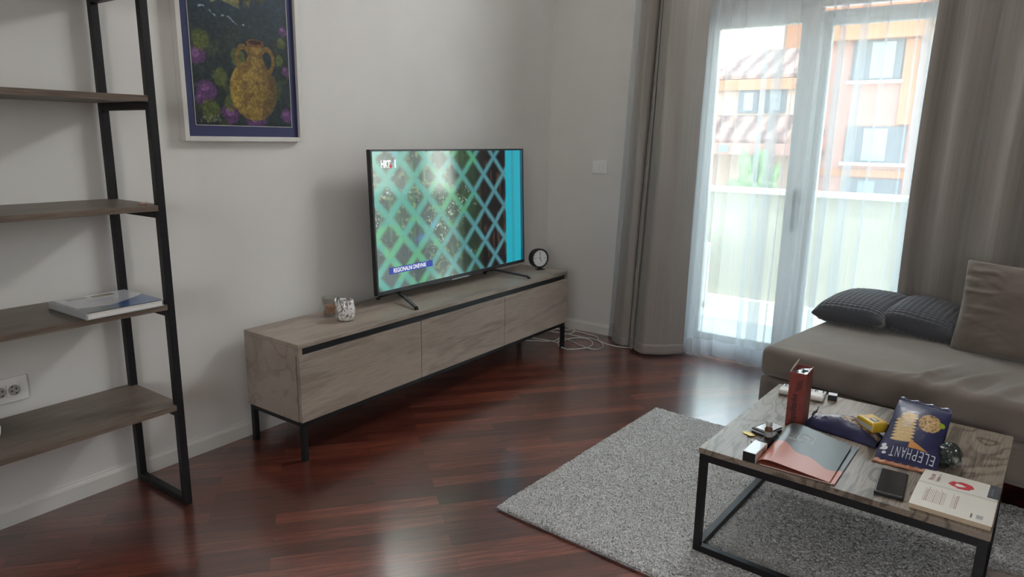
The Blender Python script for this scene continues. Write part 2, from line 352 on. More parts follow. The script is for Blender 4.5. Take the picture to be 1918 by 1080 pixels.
for x in (-.022, .001): box('rocker', x, x+.022, -.0135, -.010, -.022, .022, PLATE, sw, bevel=.0015)

# ------------------------------------------------------------------ ladder shelf
SX0, SX1, SY = .014, .349, -2.857
sh = tag(empty('ladder_shelf', (0, 0, 0)), 'tall open shelf unit with black metal frame and brown oak boards at the left', 'shelf unit')
def side(y):
    for x in (SX0, SX1-.025): box('post', x, x+.025, y-.025, y, 0.0, 2.08, BLACK, sh, bevel=.0015)
    box('foot_rail', SX0+.025, SX1-.025, y-.025, y, 0, .025, BLACK, sh, bevel=.0015)
    box('top_rail', SX0+.025, SX1-.025, y-.025, y, 2.055, 2.08, BLACK, sh, bevel=.0015)
    for z in (.376, .7305, 1.058, 1.398, 1.74): box('cross_rail', SX0+.025, SX1-.025, y-.025, y, z-.043, z-.019, BLACK, sh, bevel=.0015)
side(SY); side(SY-1.0)
for z in (.376, .7305, 1.058, 1.398, 1.74):
    box('board', SX0+.004, SX1+.001, SY-1.026, SY-.0265 if False else SY+.0, z-.0185, z, OAKS, sh, bevel=.001) if False else None
    bm = bmesh.new(); bx(bm, SX0+.0255, SX1-.0255, SY-1.0, SY-.004, z-.0185, z); bx(bm, SX1-.0255, SX1, SY-.9745, SY-.0255, z-.0185, z); bx(bm, SX0, SX0+.0255, SY-.9745, SY-.0255, z-.0185, z)
    frombm('board', bm, OAKS, sh)
PINK = mat('pink_plastic', (.5, .3, .28, 1), .4)
cl = tag(empty('small_clip', (.30, SY-.045, 1.0585)), 'tiny pinkish plastic clip on the right end of the middle shelf', 'clip')
box('clip_body', -.012, .012, -.014, .006, 0, .006, PINK, cl, bevel=.002); box('clip_tip', -.008, .008, .006, .014, 0, .008, mat('pale_plastic', (.7, .62, .58, 1), .4), cl, bevel=.002)
# book on the shelf
bk = tag(empty('hardcover_book', (.363, -3.135, .7312), math.radians(91.3)), 'large thin book with white and blue cover lying flat on the shelf', 'book')
PAPER = noise_mat('page_edges', (.72, .71, .69, 1), (.85, .84, .82, 1), scale=(1, 1, 400), nscale=3, rough=.8)
LB, WB, HB = .238, .247, .021   # local x along the shelf, local y towards the wall
box('pages', .004, LB-.004, .004, WB-.003, .0025, HB-.0025, PAPER, bk, bevel=0)
box('back_cover', 0, LB, 0, WB, 0, .0022, mat('cover_edge', (.6, .62, .66, 1), .4), bk, bevel=0)
box('spine', -.002, .003, 0, WB, .0, HB, mat('spine_grey', (.42, .44, .45, 1), .4), bk, bevel=.001)
nu, nv = 130, 130; U, V = np.meshgrid(np.linspace(0, 1, nu), np.linspace(0, 1, nv), indexing='ij')
C = np.ones(U.shape+(3,))*np.array([205, 207, 214])/255.
curve = .62*(U-.1)**2+.0*U
k = sst(.0, .03, (.14+.42*U**1.6)-V*1.0); C = mixc(C, k, (52, 98, 160))
C = mixc(C, sst(0, .05, (.34-.5*(U-.12)**1.0*.6)-V)*sst(.55, .35, U)*.85, (92, 100, 98))
C = mixc(C, ((U > .16)&(U < .42)&(V > .83)&(V < .93)).astype(float)*.75, (135, 128, 105)); C = mixc(C, ((U > .48)&(U < .76)&(V > .80)&(V < .92)).astype(float), (128, 120, 66))
C = mixc(C, ((U > .3)&(U < .68)&(np.abs(V-.66) < .012)|(U > .3)&(U < .62)&(np.abs(V-.58) < .012)).astype(float)*.5, (120, 130, 150))
C = mixc(C, ((U < .05)).astype(float)*.8, (70, 76, 82))
P = np.stack([U*LB, V*WB, np.full(U.shape, HB+.0002)], -1)
gridmesh('front_cover', P, vcol_mat('book_cover', .25, coat=.4), bk, C)
bw = tag(empty('white_bowl', (.215, -3.405, .3765)), 'small white ribbed bowl at the left end of the lowest shelf', 'bowl')
bm = bmesh.new(); lathe(bm, [(0, 0), (.03, 0), (.045, .008), (.055, .03), (.058, .052), (.055, .052), (.051, .03), (.04, .012), (0, .009)], 48)
frombm('bowl_body', bm, mat('white_ceramic', (.8, .8, .8, 1), .4), bw, smooth=True)

# ------------------------------------------------------------------ television console
kyaw = -.0061
KC = tag(empty('television_console', (.0556, -2.4204, 0), kyaw), 'long low grey oak television stand with three flap doors and black legs', 'tv stand')
KD, KL, KT, KB = .357, 2.0, .492, .168
box('carcass', 0, KD-.021, .0, KL, KB, KT-.0185, OAK, KC, bevel=.001)
box('top_board', 0, KD, 0, KL, KT-.018, KT, OAK, KC, bevel=.0012)
box('groove', KD-.0208, KD-.010, .018, KL-.018, KT-.046, KT-.0185, GAP, KC, bevel=.001)
bm = bmesh.new(); bx(bm, KD-.021, KD-.001, 0, .0175, KT-.046, KT-.0185); frombm('groove_end', bm, OAK, KC); frombm('groove_end', bx(bmesh.new(), KD-.021, KD-.001, KL-.0175, KL, KT-.046, KT-.0185), OAK, KC)
dy = [(.0015, .6860), (.6900, 1.3450), (1.3490, KL-.0015)]
for i, (a, c) in enumerate(dy):
    o = box('flap_door', 0, .019, a, c, KB+.001, KT-.0475, OAK, KC, bevel=.0012); o.location.x = KD-.0185
box('door_gap', KD-.0209, KD-.019, .002, KL-.002, KB+.002, KT-.05, GAP, KC, bevel=0)
bm = bmesh.new()
for x in (.004, KD-.030): bx(bm, x, x+.022, .006, KL-.006, KB-.021, KB-.0005)
for y in (.006, KL-.028): bx(bm, .026, KD-.030, y, y+.022, KB-.021, KB-.0005)
frombm('base_frame', bm, BLACK, KC, bevel=.001)
for x in (.004, KD-.026):
    for y in (.006, KL-.028): box('leg', x, x+.022, y, y+.022, 0, KB-.0212, BLACK, KC, bevel=.001)

# ------------------------------------------------------------------ television
TVM = mat('tv_bezel', (.035, .037, .042, 1), .3, spec=.6); TVB = mat('tv_black', (.008, .008, .009, 1), .35)
vL, vb, vt, lean = 1.2313, .5437, 1.2258, .0253
tv = tag(empty('television', (.2035, -1.8005, 0), .0023), 'large flat television showing a turquoise lattice picture on the oak stand', 'television')
LM = Matrix.Translation((0, 0, vb)) @ Matrix.Rotation(-math.atan(lean/(vt-vb)), 4, 'Y')
Hh = math.hypot(vt-vb, lean)
def tvb(name, x0, x1, y0, y1, z0, z1, m, parent=tv, bevel=.001): return frombm(name, bx(bmesh.new(), x0, x1, y0, y1, z0, z1, LM), m, parent, bevel=bevel)
bm = bmesh.new(); bx(bm, -.028, -.0035, 0, vL, 0, Hh, LM); bx(bm, -.062, -.028, .14, vL-.14, .03, Hh*.62, LM); frombm('back_shell', bm, TVB, tv, bevel=.003)
bm = bmesh.new(); BZ = .009
bx(bm, -.0033, 0.0, 0, vL, Hh-BZ, Hh, LM); bx(bm, -.0033, 0, 0, vL, 0, .018, LM); bx(bm, -.0033, 0, 0, BZ, .018, Hh-BZ, LM); bx(bm, -.0033, 0, vL-BZ, vL, .018, Hh-BZ, LM); frombm('bezel', bm, TVM, tv)
nu, nv = 420, 240; U, V = np.meshgrid(np.linspace(0, 1, nu), np.linspace(0, 1, nv), indexing='ij')
a = (U-.765)/.154+.012*np.sin(9*V); bb = (V-.056)/.282
d1 = np.abs((a+bb)-np.round(a+bb)); d2 = np.abs((a-bb)-np.round(a-bb))
wdt = .105+.045*sst(.75, .1, U); ln = np.maximum(sst(wdt+.10, wdt-.08, d1), sst(wdt+.10, wdt-.08, d2))*(.8+.2*fbm(U*8, V*6, 71))
rightk = sst(.60, .70, U); nzz = fbm(U*9, V*7, 3); strk = fbm(U*60, V*8+6*fbm(U*8, V*5, 4), 8, 3)
bg = np.stack([.14+.10*nzz, .17+.20*nzz, .15+.10*nzz], -1)
bg = mixc(bg, sst(.52, .66, strk)*.6*sst(.62, .40, U), (92, 140, 90)); bg = mixc(bg, sst(.62, .75, fbm(U*45, V*30, 21, 2))*.5*sst(.60, .42, U), (190, 205, 130))
sp = sst(.80, .86, vn(U*150, V*90, 31))*sst(.45, .62, fbm(U*6, V*6, 40))*sst(.75, .5, np.abs(V-.55)*2); bg = mixc(bg, sp*(1-rightk)*.9, (225, 240, 235))
bg = mixc(bg, sst(.55, .75, V)*sst(.45, .1, U)*.6, (40, 36, 44))
dk = np.ones_like(bg)*np.array([.10, .085, .095]); dk = mixc(dk, sst(.55, .75, fbm(U*70, V*9, 51, 3))*.55, (120, 84, 70)); bg = bg*(1-rightk[..., None])+dk*rightk[..., None]
bl = np.exp(-((U-.265)/.04)**2-((V-.66)/.035)**2); bg = mixc(bg, np.clip(bl*1.4, 0, 1)*.8, (80, 130, 200))
lc = np.stack([.30+.08*sst(.1, .5, U), .70-.04*sst(.2, .7, U), .62+.08*sst(.2, .7, U)], -1); lc = mixc(lc, sst(.5, .75, nzz)*.6*(1-rightk), (100, 205, 110)); lc = mixc(lc, sst(.3, .1, nzz)*.6, (100, 190, 230))
im = bg*(1-ln[..., None])+lc*ln[..., None]
st = sst(.848, .862, U); im = mixc(im, st, (38, 190, 212)); im = mixc(im, st*np.exp(-((U-.915)/.010)**2)*.5, (70, 140, 150)); im = mixc(im, sst(.975, .985, U), (20, 90, 110))
y0s, y1s, z0s, z1s = BZ, vL-BZ, .018, Hh-BZ
L3 = np.array(LM)
X = np.stack([np.full(U.shape, -.0018), y0s+U*(y1s-y0s), z1s-V*(z1s-z0s), np.ones(U.shape)], -1) @ L3.T
SCR = vcol_mat('tv_screen', .1, spec=1, coat=1, emit=.72, cr=.1); SCR.node_tree.nodes['Principled BSDF'].inputs['Coat IOR'].default_value = 1.8

gridmesh('screen', X[..., :3], SCR, tv, im, smooth=False)
EW = mat('screen_white', (0, 0, 0, 1), .2, emit=(1, 1, 1, 1), es=.85); EBm = mat('screen_caption_blue', (0, 0, 0, 1), .2, emit=rgb(52, 72, 175), es=.75); ER = mat('screen_red', (0, 0, 0, 1), .2, emit=rgb(200, 70, 70), es=.8)
def scr(u, v): return LM @ Vector((-.0012, y0s+u*(y1s-y0s), z1s-v*(z1s-z0s)))
def scrm(u, v, dx=0):
    m = frame_mtx(scr(u, v)+Vector((dx, 0, 0)), (0, 1, 0), (LM.to_3x3() @ Vector((0, 0, 1)))); return m
g = frombm('caption_bar', bx(bmesh.new(), -.0001, .0001, y0s+.062*(y1s-y0s), y0s+.318*(y1s-y0s), z1s-.888*(z1s-z0s), z1s-.84*(z1s-z0s), LM @ Matrix.Translation((-.0013, 0, 0))), EBm, tv)
text('caption_text', 'REGIONALNI DNEVNIK', .235, .022, scrm(.085, .880), EW, tv, bold=.02)
text('channel_logo', 'HR', .045, .036, scrm(.044, .116), EW, tv, bold=.06); text('channel_logo', 'T', .028, .036, scrm(.076, .116), EW, tv, bold=.06); text('channel_number', '1', .010, .040, scrm(.117, .118), EW, tv)
text('logo_star', '+', .022, .022, scrm(.088, .122, .0004), ER, tv, bold=.08)
bm = bmesh.new(); bx(bm, -.02, .001, vL*.44, vL*.56, -.007, 0, LM); frombm('logo_bar', bm, mat('logo_silver', (.5, .52, .54, 1), .25, metal=.6), tv, bevel=.001)
for (px, py, qx, qy) in ((-.03, .16, .176, .075), (-.03, vL-.30, .172, vL-.205)):
    ft = None
    bm = bmesh.new(); zt = KT
    def pbar(a, c, w=.016):
        a = Vector(a); c = Vector(c); d = (c-a); d.z = 0; d.normalize(); s = Vector((-d.y, d.x, 0))*w/2
        vs = [bm.verts.new(p) for p in (a-s, a+s, c+s, c-s, a-s+Vector((0, 0, .012)), a+s+Vector((0, 0, .012)), c+s+Vector((0, 0, .009)), c-s+Vector((0, 0, .009)))]
        for f in [(0,3,2,1),(4,5,6,7),(0,1,5,4),(1,2,6,5),(2,3,7,6),(3,0,4,7)]: bm.faces.new([vs[i] for i in f])
    pbar((px, py, vb-.012), (qx, qy, zt+.0068)); pbar((px, py, vb-.012), (px-.085, py-(.05 if py < .5 else -.05), zt+.0068))
    bx(bm, qx-.007, qx+.007, qy-.008, qy+.008, zt+.0005, zt+.010); bx(bm, px-.092, px-.078, py-(.058 if py < .5 else -.042), py-(.042 if py < .5 else -.058), zt+.0005, zt+.010)
    bx(bm, px-.01, px+.012, py-.012, py+.012, vb-.014, vb+.006)
    frombm('stand_foot', bm, TVB, tv, bevel=.001)

# ------------------------------------------------------------------ clock
CK = tag(empty('alarm_clock', (.262, -.492, KT+.0005), 0), 'small round black alarm clock with white face on the right end of the stand', 'clock')
nrm = Vector((.90, -.43, .06)).normalized(); CM = Matrix.Translation((0, 0, .070)) @ nrm.to_track_quat('Z', 'Y').to_matrix().to_4x4()
CB = mat('clock_black', (.018, .019, .022, 1), .45)
bm = bmesh.new(); lathe(bm, [(0, -.045), (.050, -.045), (.058, -.038), (.060, -.02), (.060, .008), (.057, .011), (.051, .009), (.050, .002), (0, .002)], 64, CM); frombm('case', bm, CB, CK, smooth=True)
bm = bmesh.new(); lathe(bm, [(0, .0035), (.0498, .0035), (.0498, .0022), (0, .0022)], 64, CM); frombm('dial', bm, mat('clock_dial', (.82, .84, .85, 1), .4), CK)
# dial axes: up = world up projected
up = (Vector((0, 0, 1))-nrm*nrm.z).normalized(); rt = up.cross(nrm)
c0 = Vector((0, 0, .070))+nrm*.0042
bm = bmesh.new()
for k in range(12):
    a = k*PI/6; d = rt*math.sin(a)+up*math.cos(a); s = d.cross(nrm); m = frame_mtx(c0+d*(.043), s, d); bx(bm, -.0008, .0008, -.003, .003, -.0004, .0003, m)
frombm('minute_mark', bm, CB, CK)
for k in (12, 3, 6, 9):
    a = k*PI/6; p = c0+(rt*math.sin(a)+up*math.cos(a))*.033; text('numeral', str(k), .0065 if k < 10 else .009, .007, frame_mtx(p-rt*.004-up*.0035, rt, up), CB, CK)
def hand(nm, ang, L, w):
    d = rt*math.sin(ang)+up*math.cos(ang); s = d.cross(nrm); bm = bmesh.new(); bx(bm, -w, w, -.006, L, .0003, .001, frame_mtx(c0, s, d)); frombm(nm, bm, CB, CK)
hand('hour_hand', math.radians(150), .026, .0013); hand('minute_hand', math.radians(2), .038, .0010); hand('second_hand', math.radians(-78), .03, .0004)
bm = bmesh.new(); fx = rt
for s in (-1, 1):
    a = fx*s*.020; m = frame_mtx(a+nrm*-.015+Vector((0, 0, 0)), rt, nrm.cross(Vector((0, 0, 1))).cross(Vector((0, 0, 1)))*-1); 
    vs = []
bx(bm, -.026, .026, -.024, .012, 0, .004, frame_mtx(Vector((0, 0, 0)), Vector((rt.x, rt.y, 0)), Vector((-nrm.x, -nrm.y, 0))))
bx(bm, -.010, .010, -.012, .006, .003, .016, frame_mtx(Vector((0, 0, 0)), Vector((rt.x, rt.y, 0)), Vector((-nrm.x, -nrm.y, 0))))
frombm('foot', bm, CB, CK, bevel=.0015)

# ------------------------------------------------------------------ candle glasses
CG = bpy.data.materials.new('clear_tumbler'); CG.use_nodes = True; n = CG.node_tree.nodes; l = CG.node_tree.links; n.clear()
o = n.new('ShaderNodeOutputMaterial'); mx = n.new('ShaderNodeMixShader'); tr = n.new('ShaderNodeBsdfTransparent'); tr.inputs[0].default_value = (.93, .94, .93, 1)
gl = n.new('ShaderNodeBsdfGlossy'); gl.inputs['Roughness'].default_value = .04; fr = n.new('ShaderNodeLayerWeight'); fr.inputs[0].default_value = .22
l.new(fr.outputs[1], mx.inputs[0]); l.new(tr.outputs[0], mx.inputs[1]); l.new(gl.outputs[0], mx.inputs[2]); l.new(mx.outputs[0], o.inputs[0])
g1 = tag(empty('candle_glass', (.163, -2.052, KT+.0005)), 'clear glass tumbler holding orange wax, behind the mottled one', 'candle')
bm = bmesh.new(); lathe(bm, [(0, 0), (.027, 0), (.030, .004), (.037, .088), (.0345, .088), (.0275, .012), (0, .010)], 48); frombm('tumbler', bm, CG, g1, smooth=True)
bm = bmesh.new(); lathe(bm, [(0, .0105), (.027, .0125), (.0305, .048), (.027, .053), (.012, .050), (0, .050)], 40); frombm('wax', bm, noise_mat('orange_wax', (.55, .16, .08, 1), (.85, .62, .42, 1), nscale=38, rough=.5), g1, smooth=True)
g2 = tag(empty('candle_glass', (.270, -2.056, KT+.0005)), 'white mottled glass candle holder in front of the clear tumbler', 'candle')
m = noise_mat('mottled_glass', (.20, .17, .17, 1), (.86, .84, .84, 1), scale=(1, 1, .55), nscale=95, rough=.15, ramp=(.40, .52), coat=.5, distort=1.2)
bm = bmesh.new(); lathe(bm, [(0, 0), (.024, 0), (.036, .008), (.0415, .026), (.0405, .05), (.036, .082), (.032, .093), (.028, .094), (.032, .08), (.037, .05), (.037, .028), (.030, .012), (0, .010)], 56); frombm('holder', bm, m, g2, smooth=True)

# ------------------------------------------------------------------ framed picture
pc = tag(empty('framed_painting', (0, 0, 0)), 'framed painting of an ochre amphora with flowers in a white frame', 'picture')
PF = mat('frame_white', (.70, .69, .66, 1), .35); y0, y1, z0, z1 = -2.592, -2.052, 1.256, 2.02; fw = .019
bm = bmesh.new()
bx(bm, .001, .036, y0, y0+fw, z0, z1); bx(bm, .001, .036, y1-fw, y1, z0, z1); bx(bm, .001, .036, y0+fw, y1-fw, z0, z0+fw); bx(bm, .001, .036, y0+fw, y1-fw, z1-fw, z1); frombm('frame', bm, PF, pc, bevel=.002)
box('mat_board', .014, .021, y0+fw, y1-fw, z0+fw, z1-fw, mat('navy_mat', rgb(47, 52, 92), .7), pc, bevel=0)
ay0, ay1, az0, az1 = -2.537, -2.103, 1.318, 1.955
nu, nv = 260, 380; U, V = np.meshgrid(np.linspace(0, 1, nu), np.linspace(0, 1, nv), indexing='ij'); H = V*(az1-az0)/(ay1-ay0)   # H: height in picture widths from the bottom
Wd = fbm(U*6, H*6, 1); N2 = fbm(U*22, H*22, 5); N3 = fbm(U*50, H*50, 9, 3)
C = np.stack([.11+.05*Wd, .15+.07*Wd, .17+.06*Wd], -1); C = mixc(C, sst(.7, 1.1, H)*.7, (28, 52, 72)); C = C*(.8+.5*N2[..., None])
C = mixc(C, sst(.56, .72, fbm(U*7+3, H*6, 17))*sst(1.0, .4, H)*.55*(.4+N3), (92, 104, 50))
def blob(C, cx, cy, rx, ry, col, k=.8, p=1.4, seed=0):
    d = ((U-cx)/rx)**2+((H-cy)/ry)**2+ (fbm(U*18, H*18, 61+seed)-.5)*1.2
    return mixc(C, sst(1.1, .5, d)*k, col)
for i, (cx, cy, rx) in enumerate([(.05, .58, .09), (.12, .30, .10), (.34, .10, .10), (.95, .10, .08), (.95, .88, .05), (.96, .52, .05), (.60, .05, .12), (.06, .22, .06)]):
    C = blob(C, cx, cy, rx, rx*.95, (104, 62, 118), .85, seed=i); C = blob(C, cx-.01, cy+.02, rx*.45, rx*.4, (160, 110, 165), .6, seed=i+20)
for i, (cx, cy, rx) in enumerate([(.1, .72, .09), (.26, .42, .08), (.45, .60, .08), (.90, .62, .05), (.92, .78, .05), (.14, .12, .10), (.35, .20, .07)]): C = blob(C, cx, cy, rx, rx*1.1, (108, 118, 52), .7, seed=i+5)
# amphora
def ell(cx, cy, rx, ry): return ((U-cx)/rx)**2+((H-cy)/ry)**2
body = sst(1.08, .94, ell(.60, .32, .25, .27)+(N3-.5)*.06); neck = sst(.0, .015, (.085+.12*np.clip((.66-H)/.2, 0, 1)**2)-np.abs(U-.63))*((H > .45)&(H < .74))
amp = np.maximum(body, neck); ac = np.stack([.52+.16*N2, .43+.13*N2, .20+.09*N2], -1)
ac = mixc(ac, sst(.45, .62, fbm(U*14, H*14, 77))*.65, (108, 76, 44)); ac = mixc(ac, sst(.60, .86, U)*.65, (70, 58, 40)); ac = mixc(ac, sst(.55, .38, U)*sst(.35, .6, N2)*.5, (190, 160, 60))
C = C*(1-amp[..., None])+ac*amp[..., None]
for sx in (-1, 1):
    d = ell(.63+sx*.125, .60, .075, .115); ring = sst(.0, .18, 1.0-np.abs(d-.85)/.42*1.0); C = mixc(C, ring, (128, 100, 52))
C = mixc(C, sst(1.1, .9, ell(.64, .745, .095, .035)), (120, 78, 42)); C = mixc(C, sst(1.1, .8, ell(.64, .752, .07, .020)), (52, 34, 28))
# straw-coloured bird nest shape on top
d = ell(.50, 1.30, .36, .24)+(fbm(U*40, H*9, 91)-.5)*1.6; C = mixc(C, sst(1.0, .6, d)*.85, (120, 110, 72)); C = mixc(C, sst(1.0, .6, d)*sst(.45, .65, fbm(U*12+H*20, H*34-U*10, 93))*.8, (62, 52, 34)); C = mixc(C, sst(1.1, .7, ell(.50, 1.26, .10, .06)), (32, 26, 22))
for q in range(9): C = mixc(C, sst(.009, .003, np.abs((H-1.08)-(U-.3)*(-.25+.09*q)-.0))*((U > .22)&(U < .50))*.7, (150, 145, 88))
C = mixc(C, sst(.012, .004, np.abs(H-(.97-.02*np.sin(U*30)-.25*(U-.2))))*sst(.5, .62, vn(U*34, H*30, 3))*((U > .1)&(U < .6)), (150, 170, 190))
C = C*(.62+.5*fbm(U*60, H*60, 44, 2)[..., None])
C = mixc(C, sst(.010, .003, np.abs(H-(.055+.02*np.sin(U*95)+.012*np.sin(U*211))))*((U > .04)&(U < .24))*.7, (150, 150, 150))
gridmesh('painting', np.stack([np.full(U.shape, .0225), ay0+U*(ay1-ay0), az0+V*(az1-az0)], -1), vcol_mat('painting_paint', .5, spec=.3), pc, C, smooth=False)
bm = bmesh.new()
for q in ((ay0-.0022, ay0, az0-.002, az1+.002), (ay1, ay1+.0022, az0-.002, az1+.002), (ay0, ay1, az0-.0022, az0), (ay0, ay1, az1, az1+.0022)): bx(bm, .021, .0228, *q)
frombm('mat_edge', bm, mat('mat_cut_edge', (.55, .55, .52, 1), .6), pc)

# ------------------------------------------------------------------ curtains
def cloth_mat(name, c1, c2, rough=.55, sheen=.4):
    m = mat(name, c1, .36, sheen=sheen, spec=.6); n, l, b = nodes(m)
    t = n.new('ShaderNodeUVMap'); mp = n.new('ShaderNodeMapping'); mp.inputs['Scale'].default_value = (420, 3, 1)
    nz = n.new('ShaderNodeTexNoise'); nz.inputs['Scale'].default_value = 1; nz.inputs['Detail'].default_value = 3
    r = n.new('ShaderNodeValToRGB'); r.color_ramp.elements[0].position = .3; r.color_ramp.elements[1].position = .7; r.color_ramp.elements[0].color = c1; r.color_ramp.elements[1].color = c2
    l.new(t.outputs[0], mp.inputs[0]); l.new(mp.outputs[0], nz.inputs[0]); l.new(nz.outputs[0], r.inputs[0]); l.new(r.outputs[0], b.inputs['Base Color'])
    bp = n.new('ShaderNodeBump'); bp.inputs['Strength'].default_value = .15; bp.inputs['Distance'].default_value = .0008; l.new(nz.outputs[0], bp.inputs['Height']); l.new(bp.outputs[0], b.inputs['Normal'])
    tl = n.new('ShaderNodeBsdfTranslucent'); l.new(r.outputs[0], tl.inputs[0]); ms = n.new('ShaderNodeMixShader'); ms.inputs[0].default_value = .16; o = n['Material Output']; l.new(b.outputs[0], ms.inputs[1]); l.new(tl.outputs[0], ms.inputs[2]); l.new(ms.outputs[0], o.inputs[0])
    return m
def curtain(name, fn, m, ns=500, nz=60, z0=.012, z1=2.96, width=2.0, solid=0, parent=None):
    s = np.linspace(0, 1, ns); z = np.linspace(z0, z1, nz); SS, ZZ = np.meshgrid(s, z, indexing='ij'); X, Y = fn(SS, ZZ)
    Zb = ZZ
    o = gridmesh(name, np.stack([X, Y, Zb], -1), m, parent); uv = o.data.uv_layers.new(name='UVMap')
    vi = np.zeros(len(o.data.loops), dtype=np.int32); o.data.loops.foreach_get('vertex_index', vi)
    UVs = np.stack([(SS*width/2).ravel(), (ZZ/2.5).ravel()], -1)[vi]; uv.data.foreach_set('uv', UVs.astype(np.float32).ravel())
    if solid: md = o.modifiers.new('thick', 'SOLIDIFY'); md.thickness = solid; md.offset = 0
    return o
CT = cloth_mat('taupe_satin', (.33, .30, .275, 1), (.41, .375, .345, 1))
def leftc(s, z):
    q = z/2.1; xl = .60+.065*q; xr = 1.035+.055*q
    # key plan points: alternating depth
    ks = np.array([0, .10, .20, .30, .36, .43, .50, .56, .62, .74, .86, 1.0])
    kx = np.array([0, .10, .20, .285, .255, .31, .38, .36, .40, .56, .80, 1.0])
    ky = np.array([-.02, -.075, -.105, -.06, .03, -.07, -.11, -.02, -.09, -.15, -.10, -.015])
    x = np.interp(s, ks, kx); y = np.interp(s, ks, ky)
    return x, y, xl, xr
def smooth_plan(ks, kx, ky, n=800):
    t = np.linspace(0, 1, n); x = np.interp(t, ks, kx); y = np.interp(t, ks, ky); k = np.hanning(61); k /= k.sum()
    xp = np.convolve(np.pad(x, 30, mode='edge'), k, 'valid'); yp = np.convolve(np.pad(y, 30, mode='edge'), k, 'valid'); return t, xp, yp
ks = np.array([0, .10, .20, .30, .36, .43, .50, .56, .62, .74, .86, 1.0])
kx = np.array([0, .10, .20, .30, .24, .32, .40, .345, .40, .58, .80, 1.0])
ky = np.array([.0, -.05, -.08, -.05, .04, -.05, -.10, .02, -.08, -.165, -.10, .03])
tp, xp, yp = smooth_plan(ks, kx, ky)
def LC(s, z):
    q = z/2.1; xl = .604+.100*q; xr = 1.083+.022*q; x = np.interp(s, tp, xp); y = np.interp(s, tp, yp)
    return xl+x*(xr-xl), -.145+.85*y+.01*np.sin(z*2.1+s*9)
lc = tag(empty('curtain', (0, 0, 0)), 'grey taupe satin curtain left of the balcony door, gathered in wide folds', 'curtain', None)
curtain('drape', LC, CT, solid=.002, parent=lc)
def hem(fn, m, parent, s0=0, s1=1): 
    o = curtain('hem', lambda s, z: fn(s, z), m, nz=6, z0=.013, z1=.075, solid=.0027, parent=parent); return o
hem(LC, CT, lc)
def RC(s, z):
    q = z/2.1; xl = 2.185; ph = 2*PI*4.6*s
    x = xl+(3.95-xl)*s+.05*np.sin(ph*2+1)*(.5+.5*q)*.6; y = -.152-.062*np.cos(ph+.5)*(1+.25*np.sin(7*s))-.02*np.sin(ph*.37)
    return x-.02*np.sin(z*1.3+s*5), y+.0*z
rc = tag(empty('curtain', (0, 0, 0)), 'wide dark taupe curtain hanging in tall folds behind the sofa', 'curtain', None)
curtain('drape', RC, CT, ns=700, solid=.002, parent=rc); hem(RC, CT, rc)

SHEER = bpy.data.materials.new('sheer_voile'); SHEER.use_nodes = True; n = SHEER.node_tree.nodes; l = SHEER.node_tree.links; n.clear()
o = n.new('ShaderNodeOutputMaterial'); mx = n.new('ShaderNodeMixShader'); tr = n.new('ShaderNodeBsdfTransparent'); df = n.new('ShaderNodeBsdfDiffuse'); tl = n.new('ShaderNodeBsdfTranslucent'); m2 = n.new('ShaderNodeMixShader')
df.inputs[0].default_value = (.86, .88, .90, 1); tl.inputs[0].default_value = (.85, .88, .91, 1); m2.inputs[0].default_value = .5; l.new(df.outputs[0], m2.inputs[1]); l.new(tl.outputs[0], m2.inputs[2])
uvn = n.new('ShaderNodeUVMap'); mp = n.new('ShaderNodeMapping'); mp.inputs['Scale'].default_value = (260, 2, 1); nz = n.new('ShaderNodeTexNoise'); mr = n.new('ShaderNodeMapRange'); mr.inputs[3].default_value = .34; mr.inputs[4].default_value = .46
l.new(uvn.outputs[0], mp.inputs[0]); l.new(mp.outputs[0], nz.inputs[0]); l.new(nz.outputs[0], mr.inputs[0]); l.new(mr.outputs[0], mx.inputs[0])
l.new(tr.outputs[0], mx.inputs[1]); l.new(m2.outputs[0], mx.inputs[2]); l.new(mx.outputs[0], o.inputs[0])
NS = 21
def SH(s, z):
    ph = 2*PI*NS*(s+.014*np.sin(2*PI*3.3*s)+.008*np.sin(2*PI*7.7*s+1)); q = z/2.1
    x = .535+.060*q+(2.36-.535-.06*q)*s+(.036-.004*q)*(1+.45*np.sin(2*PI*4.3*s+1))*np.sin(ph*1.0+.6)+.020*np.sin(2*PI*5*s+z*.35)
    y = -.045-.030*np.cos(ph)*(1+.2*np.sin(13*s))-.012*(1-q)*np.sin(2*PI*4*s+.5)
    return x, np.minimum(y, -.006)
shc = tag(empty('sheer_curtain'), 'white see-through voile curtain hanging in narrow folds across the balcony door', 'sheer curtain')
curtain('voile', SH, SHEER, ns=1100, nz=40, width=3.4, parent=shc)
HEMM = SHEER.copy(); HEMM.name = 'sheer_hem'
for nd in HEMM.node_tree.nodes:
    if nd.type == 'MAP_RANGE': nd.inputs[3].default_value = .55; nd.inputs[4].default_value = .65
curtain('hem', lambda s, z: (SH(s, z)[0], SH(s, z)[1]-.0012), HEMM, ns=1100, nz=4, z0=.012, z1=.11, width=3.4, parent=shc)
rl = tag(empty('curtain_rail'), 'white ceiling rail carrying the curtains above the balcony door', 'curtain rail'); box('rail', .52, 4.0, -.24, -.02, 2.975, 3.049, PVC, rl, bevel=.003)

